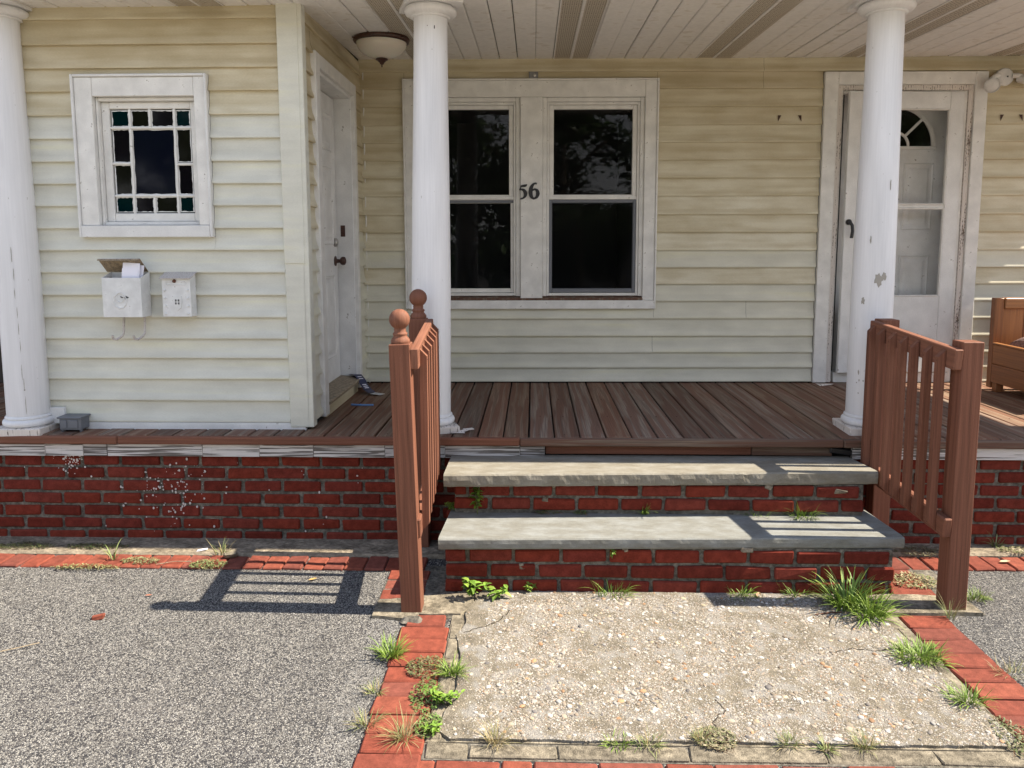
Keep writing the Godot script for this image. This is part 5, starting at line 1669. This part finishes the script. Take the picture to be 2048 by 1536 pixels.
func creeping(label: String, at: Vector3, n: int, rx: float, rz: float, cols: Array, leaf := 0.006) -> void:
	var m := Mb.new()
	for i in n:
		var a := rng.randf() * TAU
		var r := sqrt(rng.randf())
		var p := Vector3(cos(a) * rx * r, rng.randf_range(0.002, 0.012 + 0.012 * (1.0 - r)), sin(a) * rz * r)
		var c: Color = cols[rng.randi() % cols.size()] * rng.randf_range(0.7, 1.25)
		m.col = c
		var l := leaf * rng.randf_range(0.6, 1.5)
		var yaw := rng.randf() * TAU
		var d := Vector3(cos(yaw), rng.randf_range(-0.3, 0.6), sin(yaw)) * l
		var s := Vector3(-sin(yaw), rng.randf_range(-0.3, 0.3), cos(yaw)) * l * 0.4
		m.quad(p - d, p - s, p + d, p + s, Vector3.UP)
		if i % 5 == 0:
			m.col = Color(0.25, 0.13, 0.07)
			var q := p + Vector3(rng.randf_range(-0.04, 0.04), 0.0, rng.randf_range(-0.03, 0.03))
			q.y = 0.004
			var w := Vector3(0.0006, 0.0006, 0.0006)
			m.quad(p - w, q - w, q + w, p + w, Vector3.UP)
	var o := obj("creeping_weed", m.mesh(true), M.leaf, self, label, at)
	tag(o, label, "weed", "weeds growing from the joints")

func leafy(label: String, at: Vector3, stems: int, height: float, leaf: float, spread: float) -> void:
	var t := thing("leafy_weed", label, "weed", at, "weeds growing from the joints")
	var sm := Mb.new()
	for s in stems:
		var yaw := rng.randf_range(-0.4, PI + 0.4)
		var d := Vector3(cos(yaw), 0, sin(yaw) * 0.6)
		var h := height * rng.randf_range(0.6, 1.0)
		var top := d * spread * rng.randf_range(0.3, 1.0) + Vector3.UP * h
		sm.tube([Vector3.ZERO, top * 0.5 + Vector3.UP * h * 0.12, top], 0.0016, 5)
		for k in 5:
			var u := 0.35 + 0.65 * k / 4.0
			var p := top * u + Vector3.UP * h * 0.2 * u * (1.0 - u)
			for q in 2:
				var ly := yaw + (1.2 if q == 0 else -1.2) + rng.randf_range(-0.6, 0.6) + k * 0.9
				var ld := Vector3(cos(ly), rng.randf_range(-0.25, 0.45), sin(ly)).normalized()
				var sd := ld.cross(Vector3.UP).normalized()
				var L := leaf * rng.randf_range(0.7, 1.2) * (0.6 + 0.4 * u)
				var m := Mb.new()
				m.col = GREEN[rng.randi() % 4] * rng.randf_range(0.8, 1.3)
				var W := L * 0.24
				var sag := Vector3(0, -L * 0.12, 0)
				var mid := [Vector3.ZERO, ld * L * 0.3, ld * L * 0.65 + sag * 0.5, ld * L + sag * 1.6]
				var ww := [0.0, W, W * 0.85, 0.0]
				for i in 3:
					for sg in [-1.0, 1.0]:
						m.quad(mid[i], mid[i + 1], mid[i + 1] + sd * ww[i + 1] * sg + Vector3(0, W * 0.3, 0) * signf(ww[i + 1]), mid[i] + sd * ww[i] * sg + Vector3(0, W * 0.3, 0) * signf(ww[i]), Vector3.UP)
				obj("leaf", m.mesh(true), M.leaf, t, "", p)
	var col := plain(lin(0.10, 0.13, 0.03), 0.6)
	obj("stem", sm.mesh(), col, t)

func plants() -> void:
	var G := GREEN
	grass("bright green grass tuft at the left edge of the left brick border", Vector3(-0.555, 0.005, 1.165), 85, 0.105, 0.0048, 0.035, G, 0.9)
	grass("green grass tuft on the right edge of the left brick border", Vector3(-0.300, 0.012, 1.285), 70, 0.085, 0.0038, 0.035, G, 1.0)
	leafy("low leafy green weed between the left brick border and the pad", Vector3(-0.322, 0.012, 1.46), 12, 0.05, 0.027, 0.075)
	leafy("small leafy weed by the pad's front left corner", Vector3(-0.335, 0.012, 1.63), 8, 0.035, 0.024, 0.045)
	grass("yellowish green small grass tuft left of the brick border", Vector3(-0.565, 0.005, 1.40), 40, 0.055, 0.0032, 0.03, PALE, 0.9, "grass", "grass_tuft", 0.2)
	grass("half dry grass tuft where asphalt meets the left brick border", Vector3(-0.555, 0.005, 1.59), 46, 0.075, 0.0028, 0.035, PALE, 0.9, "grass", "grass_tuft", 0.45)
	grass("pale dry grass tuft spread across the front left bricks", Vector3(-0.415, 0.012, 1.665), 60, 0.12, 0.0022, 0.025, PALE, 1.25, "grass", "grass_tuft", 0.6)
	creeping("reddish creeping weed over the middle of the left brick border", Vector3(-0.395, 0.012, 1.245), 520, 0.085, 0.075, [Color(0.14, 0.15, 0.06), Color(0.20, 0.16, 0.09), Color(0.11, 0.14, 0.05)])
	creeping("creeping weed lower down the left brick border", Vector3(-0.375, 0.012, 1.43), 430, 0.06, 0.10, [Color(0.10, 0.17, 0.04), Color(0.16, 0.16, 0.07), Color(0.12, 0.2, 0.05)])
	creeping("creeping weed at the foot of the left brick border", Vector3(-0.345, 0.012, 1.60), 260, 0.045, 0.07, [Color(0.10, 0.19, 0.04), Color(0.16, 0.18, 0.07)])
	grass("largest grass clump, bright green, at the right end of the lower step", Vector3(1.385, 0.012, 0.715), 130, 0.20, 0.0075, 0.075, G, 0.95)
	grass("wide low grass spilling onto the pad below the largest clump", Vector3(1.44, 0.012, 0.80), 90, 0.15, 0.007, 0.06, G, 1.25)
	grass("dense green grass mound between the pad and the right bricks", Vector3(1.485, 0.012, 1.13), 190, 0.085, 0.0048, 0.085, G, 1.1)
	grass("green grass tuft lower down between the pad and the right bricks", Vector3(1.515, 0.012, 1.415), 80, 0.08, 0.0042, 0.05, G, 1.1)
	creeping("dark mat of weed at the pad's front right corner", Vector3(1.56, 0.01, 1.62), 420, 0.06, 0.12, [Color(0.10, 0.13, 0.05), Color(0.17, 0.16, 0.08)])
	grass("light green tuft right of the dark front post", Vector3(1.99, 0.005, 0.60), 70, 0.075, 0.004, 0.055, G, 1.1, "grass", "grass_tuft", 0.1)
	creeping("dry matted weed over the bricks left of the dark front post", Vector3(1.80, 0.012, 0.44), 520, 0.11, 0.085, [Color(0.24, 0.22, 0.12), Color(0.15, 0.18, 0.07), Color(0.32, 0.26, 0.15)], 0.007)
	grass("dry stalks along the right border beside the asphalt", Vector3(1.785, 0.006, 1.22), 45, 0.07, 0.002, 0.06, PALE, 1.2, "grass", "grass_tuft", 0.6)
	grass("tall thin seed stalk at the foot of the dark front post", Vector3(1.775, 0.012, 0.81), 26, 0.15, 0.0024, 0.02, PALE, 0.5, "grass", "grass_tuft", 0.4)
	grass("green grass tuft at the foot of the lower step left of centre", Vector3(0.36, 0.014, 0.606), 75, 0.11, 0.0036, 0.075, G, 1.2)
	grass("small green tuft at the foot of the lower step right of centre", Vector3(0.945, 0.014, 0.605), 65, 0.075, 0.004, 0.06, G, 1.2)
	grass("thin green tuft between the two tufts at the right of the lower step", Vector3(1.19, 0.014, 0.602), 50, 0.085, 0.0038, 0.06, G, 1.2)
	grass("upright green tuft in the middle of the lower tread", Vector3(0.545, 0.275, 0.286), 34, 0.095, 0.0042, 0.016, G, 0.75)
	grass("spreading green grass at the right of the lower tread", Vector3(1.315, 0.275, 0.30), 70, 0.10, 0.0042, 0.06, G, 1.25)
	grass("wispy green grass left of the spreading grass on the lower tread", Vector3(1.10, 0.275, 0.295), 24, 0.085, 0.003, 0.05, G, 1.2)
	leafy("climbing leafy weed at the left end of the lower tread", Vector3(-0.275, 0.275, 0.310), 4, 0.150, 0.046, 0.018)
	leafy("dark little weed in the corner left of the lower tread's climbing weed", Vector3(-0.412, 0.275, 0.255), 3, 0.05, 0.03, 0.03)
	creeping("moss like weed along the back of the lower tread, left part", Vector3(0.065, 0.276, 0.29), 90, 0.06, 0.014, [Color(0.10, 0.15, 0.05), Color(0.14, 0.17, 0.06)])
	creeping("moss like weed along the back of the lower tread, nearer the middle", Vector3(0.235, 0.276, 0.292), 80, 0.035, 0.014, [Color(0.10, 0.17, 0.05), Color(0.14, 0.2, 0.06)])
	leafy("broad leafed green weed at the left foot of the steps", Vector3(-0.275, 0.014, 0.655), 4, 0.10, 0.044, 0.085)
	leafy("second broad leafed weed, right of the first at the left foot of the steps", Vector3(-0.18, 0.014, 0.665), 3, 0.06, 0.046, 0.075)
	leafy("tiny green weed between the broad leafed weed and the centre tuft", Vector3(-0.02, 0.014, 0.60), 3, 0.04, 0.024, 0.03)
	leafy("tiny sprout under the edge of the lower stone tread", Vector3(0.36, 0.175, 0.592), 2, 0.045, 0.022, 0.01)
	grass("brown dry tuft at the left of the front cement strip", Vector3(-0.12, 0.008, 1.675), 70, 0.10, 0.0018, 0.03, DRY, 0.9, "grass", "grass_tuft", 0.7)
	grass("small green tuft on the front cement strip, left of centre", Vector3(0.275, 0.008, 1.672), 46, 0.05, 0.003, 0.04, G, 1.2)
	grass("green and straw tuft on the front cement strip near the centre", Vector3(0.37, 0.008, 1.672), 50, 0.06, 0.003, 0.04, PALE, 1.2, "grass", "grass_tuft", 0.2)
	creeping("dry grey weed mat at the middle of the pad's front edge", Vector3(0.585, 0.012, 1.645), 460, 0.07, 0.06, [Color(0.20, 0.19, 0.11), Color(0.28, 0.24, 0.15), Color(0.14, 0.16, 0.07)])
	grass("dry tuft beside the grey weed mat on the pad's front edge", Vector3(0.535, 0.012, 1.655), 44, 0.065, 0.002, 0.02, PALE, 0.8, "grass", "grass_tuft", 0.6)
	grass("small olive tuft right of the grey weed mat", Vector3(0.815, 0.012, 1.665), 46, 0.06, 0.0024, 0.03, PALE, 1.0, "grass", "grass_tuft", 0.3)
	grass("flat star shaped tuft on the front cement strip", Vector3(0.925, 0.008, 1.685), 30, 0.065, 0.004, 0.015, PALE, 1.5, "grass", "grass_tuft", 0.1)
	grass("spiky olive tuft at the right of the front cement strip", Vector3(1.05, 0.008, 1.675), 60, 0.075, 0.0022, 0.025, PALE, 0.9, "grass", "grass_tuft", 0.4)
	# along the foundation
	grass("single upright grass sprig on the bricks below the left mailbox", Vector3(-2.13, 0.012, 0.285), 11, 0.13, 0.005, 0.012, PALE, 0.8)
	creeping("green weed mat on the brick edging, left of the railing's shadow", Vector3(-1.62, 0.012, 0.335), 420, 0.095, 0.05, [Color(0.13, 0.17, 0.06), Color(0.20, 0.22, 0.10)])
	creeping("pale weed mat on the brick edging, further left", Vector3(-1.98, 0.012, 0.30), 300, 0.10, 0.035, [Color(0.18, 0.20, 0.09), Color(0.25, 0.25, 0.13)])
	creeping("yellowish weed strip along the asphalt edge at the far left", Vector3(-2.22, 0.008, 0.375), 380, 0.18, 0.03, [Color(0.20, 0.20, 0.08), Color(0.26, 0.25, 0.12)])
	grass("thin weeds with straw stems beside the pale stone on the ledge", Vector3(-1.60, 0.02, 0.22), 22, 0.11, 0.0034, 0.03, PALE, 1.0, "grass", "grass_tuft", 0.3)
	creeping("dark moss on the concrete ledge at the far left", Vector3(-2.68, 0.020, 0.14), 420, 0.16, 0.045, [Color(0.04, 0.06, 0.02), Color(0.07, 0.08, 0.03)])
	creeping("dark moss on the concrete ledge left of centre", Vector3(-2.30, 0.020, 0.14), 420, 0.17, 0.035, [Color(0.04, 0.06, 0.02), Color(0.07, 0.08, 0.03)])
	grass("curled fern like sprig against the bricks at the far right", Vector3(2.42, 0.024, 0.03), 16, 0.10, 0.006, 0.02, PALE, 1.1)
	creeping("dry weed on the ledge at the far right", Vector3(2.52, 0.024, 0.09), 300, 0.12, 0.05, [Color(0.2, 0.19, 0.10), Color(0.26, 0.24, 0.13), Color(0.12, 0.15, 0.05)])
	creeping("dark dry weed on the ledge behind the dark front post", Vector3(1.98, 0.022, 0.11), 420, 0.13, 0.06, [Color(0.12, 0.12, 0.06), Color(0.18, 0.16, 0.09)])

# ------------------------------------------------------------------ small things lying about
func litter() -> void:
	var t := thing("brick_fragment", "orange brick fragment lying on the asphalt", "brick fragment", Vector3(-1.872, 0.008, 0.872))
	var m := Mb.new()
	m.box(Vector3.ZERO, Vector3(0.046, 0.018, 0.028), 0.004, Basis(Vector3.UP, 0.25) * Basis(Vector3(0, 0, 1), 0.1), 0.006, rng)
	obj("chunk", m.mesh(), M.paver[2], t)
	var o := obj("paper_scrap", bx(Vector3.ZERO, Vector3(0.05, 0.004, 0.018), 0.001, 0.006), M.paper, self, "", Vector3(-1.722, 0.026, 0.175), Basis(Vector3.UP, 0.25) * Basis(Vector3(0, 0, 1), 0.15))
	tag(o, "crumpled white paper scrap on the concrete ledge", "paper scrap")
	m = Mb.new()
	m.box(Vector3.ZERO, Vector3(0.07, 0.035, 0.045), 0.010, Basis(Vector3.UP, 0.5), 0.008, rng)
	o = obj("pale_stone", m.mesh(), M.cement, self, "", Vector3(-1.545, 0.024, 0.235))
	tag(o, "pale lump of stone at the edge of the railing's shadow", "stone")
	m = Mb.new()
	m.box(Vector3.ZERO, Vector3(0.085, 0.034, 0.05), 0.012, Basis(Vector3.UP, -0.15), 0.008, rng)
	o = obj("grey_stone", m.mesh(), M.mortar, self, "", Vector3(-0.515, 0.010, 0.872))
	tag(o, "grey stone at the foot of the left front post", "stone")
	var dry_leaf := func(called_label: String, p: Vector3, s: float, c: Color, yaw: float) -> void:
		var q := Mb.new()
		q.col = c
		for i in 4:
			var a := -1.0 + 0.5 * i
			var b := a + 0.5
			var wa := 0.36 * sqrt(maxf(0, 1.0 - a * a))
			var wb := 0.36 * sqrt(maxf(0, 1.0 - b * b))
			var up := func(x: float, w: float) -> Vector3: return Vector3(x, 0.16 * x * x + absf(w) * 0.6, w) * s
			q.quad(up.call(a, 0.0), up.call(b, 0.0), up.call(b, wb), up.call(a, wa), Vector3.UP)
			q.quad(up.call(a, 0.0), up.call(b, 0.0), up.call(b, -wb), up.call(a, -wa), Vector3.UP)
		var l := obj("dry_leaf", q.mesh(true), M.leaf, self, "", p, Basis(Vector3.UP, yaw))
		tag(l, called_label, "leaf")
	dry_leaf.call("small yellow leaf inside the railing's shadow on the asphalt", Vector3(-1.055, 0.006, 0.475), 0.022, Color(0.42, 0.27, 0.08), 0.6)
	dry_leaf.call("curled tan leaf on the bricks at the far right", Vector3(2.36, 0.016, 0.215), 0.032, Color(0.36, 0.24, 0.12), 0.2)
	dry_leaf.call("dry leaf by the small tuft on the lower step's foot", Vector3(1.02, 0.018, 0.62), 0.03, Color(0.30, 0.20, 0.12), 1.2)
	dry_leaf.call("small brown leaf on the asphalt at the left", Vector3(-1.76, 0.006, 0.66), 0.016, Color(0.36, 0.14, 0.08), 0.2)
	var twig := func(lbl: String, pts: Array, r: float, mt: Material) -> void:
		var q := Mb.new()
		q.tube(pts, r, 6)
		var l := obj("twig", q.mesh(), mt, self)
		tag(l, lbl, "twig")
	twig.call("dry straw on the asphalt at the left edge", [Vector3(-2.12, 0.008, 1.17), Vector3(-2.05, 0.012, 1.14), Vector3(-1.99, 0.008, 1.09)], 0.0022, M.beige)
	twig.call("straw stalk on the brick edging near the weed mat", [Vector3(-1.88, 0.016, 0.34), Vector3(-1.80, 0.022, 0.315), Vector3(-1.72, 0.016, 0.30)], 0.0020, M.beige)
	twig.call("dark twig on the pad by the large clump", [Vector3(1.21, 0.020, 0.80), Vector3(1.27, 0.022, 0.785), Vector3(1.33, 0.020, 0.775)], 0.0026, M.rust)
	# navy strap with a white label, hanging over the door sill
	t = thing("strap", "navy blue packaging strap with white marks draped from the side door's sill", "strap", Vector3(-1.20, DECK, -1.17))
	var path := [Vector3(-0.05, 0.118, -0.06), Vector3(-0.005, 0.118, -0.035), Vector3(0.03, 0.090, 0.0), Vector3(0.055, 0.056, 0.03), Vector3(0.085, 0.030, 0.055), Vector3(0.115, 0.014, 0.075)]
	m = Mb.new()
	var wv := Vector3(-0.018, 0.004, 0.034)
	for i in path.size() - 1:
		m.quad(path[i] - wv, path[i + 1] - wv, path[i + 1] + wv, path[i] + wv, Vector3(0.4, 1, 0.2))
		m.quad(path[i] - wv - Vector3(0, 0.002, 0), path[i + 1] - wv - Vector3(0, 0.002, 0), path[i + 1] + wv - Vector3(0, 0.002, 0), path[i] + wv - Vector3(0, 0.002, 0), Vector3(-0.4, -1, -0.2))
	obj("band", m.mesh(), M.navy, t)
	for k in [1.45, 1.85, 2.9, 3.25, 3.6]:
		var i := int(k)
		var u: float = k - i
		var p: Vector3 = path[i].lerp(path[i + 1], u)
		var d: Vector3 = (path[i + 1] - path[i]).normalized() * 0.0035
		var up := d.cross(wv).normalized() * 0.0012
		if up.y < 0: up = -up
		m = Mb.new()
		m.quad(p - wv * 0.55 - d + up, p - wv * 0.55 + d + up, p + wv * 0.55 + d + up, p + wv * 0.55 - d + up, up)
		obj("white_mark", m.mesh(), M.paper, t)
	m = Mb.new()
	m.box(Vector3(0.155, 0.009, 0.093), Vector3(0.085, 0.0015, 0.052), 0.0004, Basis(Vector3.UP, -0.5))
	obj("label_tag", m.mesh(), M.white_soft, t)
	m = Mb.new()
	for i in 5:
		m.box(Vector3(0.140 + i * 0.009, 0.0101, 0.088 + i * 0.004), Vector3(0.0025, 0.0004, 0.026), 0.0, Basis(Vector3.UP, -0.5))
	obj("label_print", m.mesh(), M.plastic_grey, t)
	t = thing("plastic_strip", "thin curved light blue plastic strip on the deck boards", "plastic strip", Vector3(-1.07, DECK + 0.006, -0.72))
	m = Mb.new()
	m.tube([Vector3(-0.07, 0, -0.02), Vector3(-0.03, 0.002, 0.0), Vector3(0.02, 0.002, 0.002), Vector3(0.07, 0, -0.012)], 0.006, 8)
	obj("strip", m.mesh(), M.light_blue, t)
	# curls of flaked paint by the middle column
	for i in 3:
		o = obj("paint_flake", bx(Vector3.ZERO, Vector3(rng.randf_range(0.03, 0.07), 0.003, rng.randf_range(0.012, 0.03)), 0.0008, 0.004), M.white_peel if i < 3 else M.beige, self, "", Vector3(-0.40 + 0.025 * i, DECK + 0.006 + 0.004 * i, -0.03 - 0.02 * (i % 3)), Basis(Vector3.UP, rng.randf_range(-0.5, 0.5)))
		tag(o, ["white paint flake nearest the foot of the middle column", "middle white paint flake by the middle column's foot", "paint flake farthest from the middle column, right of the other two"][i], "paint flake", "paint flakes by the middle column")
	o = obj("plaster_chips", bx(Vector3.ZERO, Vector3(0.11, 0.004, 0.04), 0.001, 0.006), M.white_peel, self, "", Vector3(2.08, DECK + 0.005, -1.50), Basis(Vector3.UP, 0.2))
	tag(o, "pale flake of paint on the deck before the storm door", "paint flake")

# ------------------------------------------------------------------ what the windows mirror: greenery across the yard
func far_trees() -> void:
	var lm := Mb.new()
	lm.quad(Vector3(-1, 0, 0), Vector3(0, 0.1, -0.5), Vector3(1, 0, 0), Vector3(0, 0.1, 0.5), Vector3.UP)
	var leaf := lm.mesh()
	var bark := plain(lin(0.09, 0.07, 0.05), 0.9)
	var spots := [[-11.0, 15.0, 7.0], [-6.5, 13.0, 5.6], [-2.6, 14.5, 6.4], [1.4, 13.2, 5.4], [5.2, 14.5, 6.6], [9.5, 13.5, 6.0], [14.0, 16.0, 7.2]]
	var names := ["leftmost bushy tree across the yard, behind the camera", "second bushy tree from the left across the yard", "third bushy tree from the left across the yard", "middle bushy tree across the yard, behind the camera", "third bushy tree from the right across the yard", "second bushy tree from the right across the yard", "rightmost bushy tree across the yard, behind the camera"]
	for i in spots.size():
		var s: Array = spots[i]
		var t := thing("bushy_tree", names[i], "tree", Vector3(s[0], 0, s[1]), "trees across the yard")
		var m := Mb.new()
		m.lathe([Vector2(0.24, 0), Vector2(0.17, 0.8), Vector2(0.13, s[2] * 0.45), Vector2(0.04, s[2] * 0.8)], 12)
		for k in 7:
			var a := TAU * k / 7.0
			m.tube([Vector3(0, s[2] * (0.25 + 0.05 * k), 0), Vector3(cos(a) * 0.7, s[2] * (0.38 + 0.05 * k), sin(a) * 0.7), Vector3(cos(a) * 1.5, s[2] * (0.46 + 0.05 * k), sin(a) * 1.5)], 0.05, 6)
		obj("trunk", m.mesh(), bark, t)
		var mm := MultiMesh.new()
		mm.transform_format = MultiMesh.TRANSFORM_3D
		mm.use_colors = true
		mm.mesh = leaf
		mm.instance_count = 9000
		var clumps := []
		for k in 34:
			var a := rng.randf() * TAU
			var h := rng.randf_range(0.08, 1.0)
			var r := 2.3 * sqrt(maxf(0.05, 1.0 - pow(h * 1.6 - 0.75, 2.0))) * rng.randf_range(0.5, 1.0)
			clumps.append(Vector3(cos(a) * r, h * s[2], sin(a) * r))
		for k in 9000:
			var c: Vector3 = clumps[rng.randi() % clumps.size()]
			var p := c + Vector3(rng.randfn(0, 0.34), rng.randfn(0, 0.28), rng.randfn(0, 0.34))
			p.y = maxf(p.y, 0.1)
			var b := Basis.from_euler(Vector3(rng.randf_range(-0.9, 0.9), rng.randf() * TAU, rng.randf_range(-0.9, 0.9))).scaled_local(Vector3.ONE * rng.randf_range(0.09, 0.17))
			mm.set_instance_transform(k, Transform3D(b, p))
			mm.set_instance_color(k, Color(0.05, 0.10, 0.02) * rng.randf_range(0.6, 1.5))
		var o := MultiMeshInstance3D.new()
		o.name = "crown"
		o.multimesh = mm
		o.material_override = M.leaf
		o.set_meta("kind", "stuff")
		t.add_child(o, true)
	var pl := [[-1.75, 8.2, 1.0], [1.35, 9.0, 1.9], [3.6, 9.6, 1.4]]
	var pn := ["low palm with arching fronds left of the path, behind the camera", "taller palm in the middle of the yard, behind the camera", "palm at the right of the yard, behind the camera"]
	for i in 3:
		var q: Array = pl[i]
		var t := thing("palm", pn[i], "palm", Vector3(q[0], 0, q[1]), "palms across the yard")
		var m := Mb.new()
		m.lathe([Vector2(0.16, 0), Vector2(0.13, q[2] * 0.5), Vector2(0.15, q[2]), Vector2(0.02, q[2] + 0.12)], 12)
		obj("trunk", m.mesh(), bark, t)
		m = Mb.new()
		for f in 22:
			var yaw := rng.randf() * TAU
			var d := Vector3(cos(yaw), 0, sin(yaw))
			var sd := Vector3(-d.z, 0, d.x)
			var p := Vector3(0, q[2], 0)
			var a := rng.randf_range(0.1, 1.2)
			for k in 16:
				a += 0.07
				var dd := d * sin(a) + Vector3.UP * cos(a)
				m.col = Color(0.07, 0.14, 0.03) * rng.randf_range(0.7, 1.6)
				for sg in [-1.0, 1.0]:
					var tip: Vector3 = p + dd * 0.16 + sd * sg * 0.34 * (1.0 - k / 20.0) - Vector3(0, 0.10, 0)
					m.quad(p, p + dd * 0.025, tip, tip, Vector3.UP)
				p += dd * 0.085
		obj("fronds", m.mesh(true), M.leaf, t)
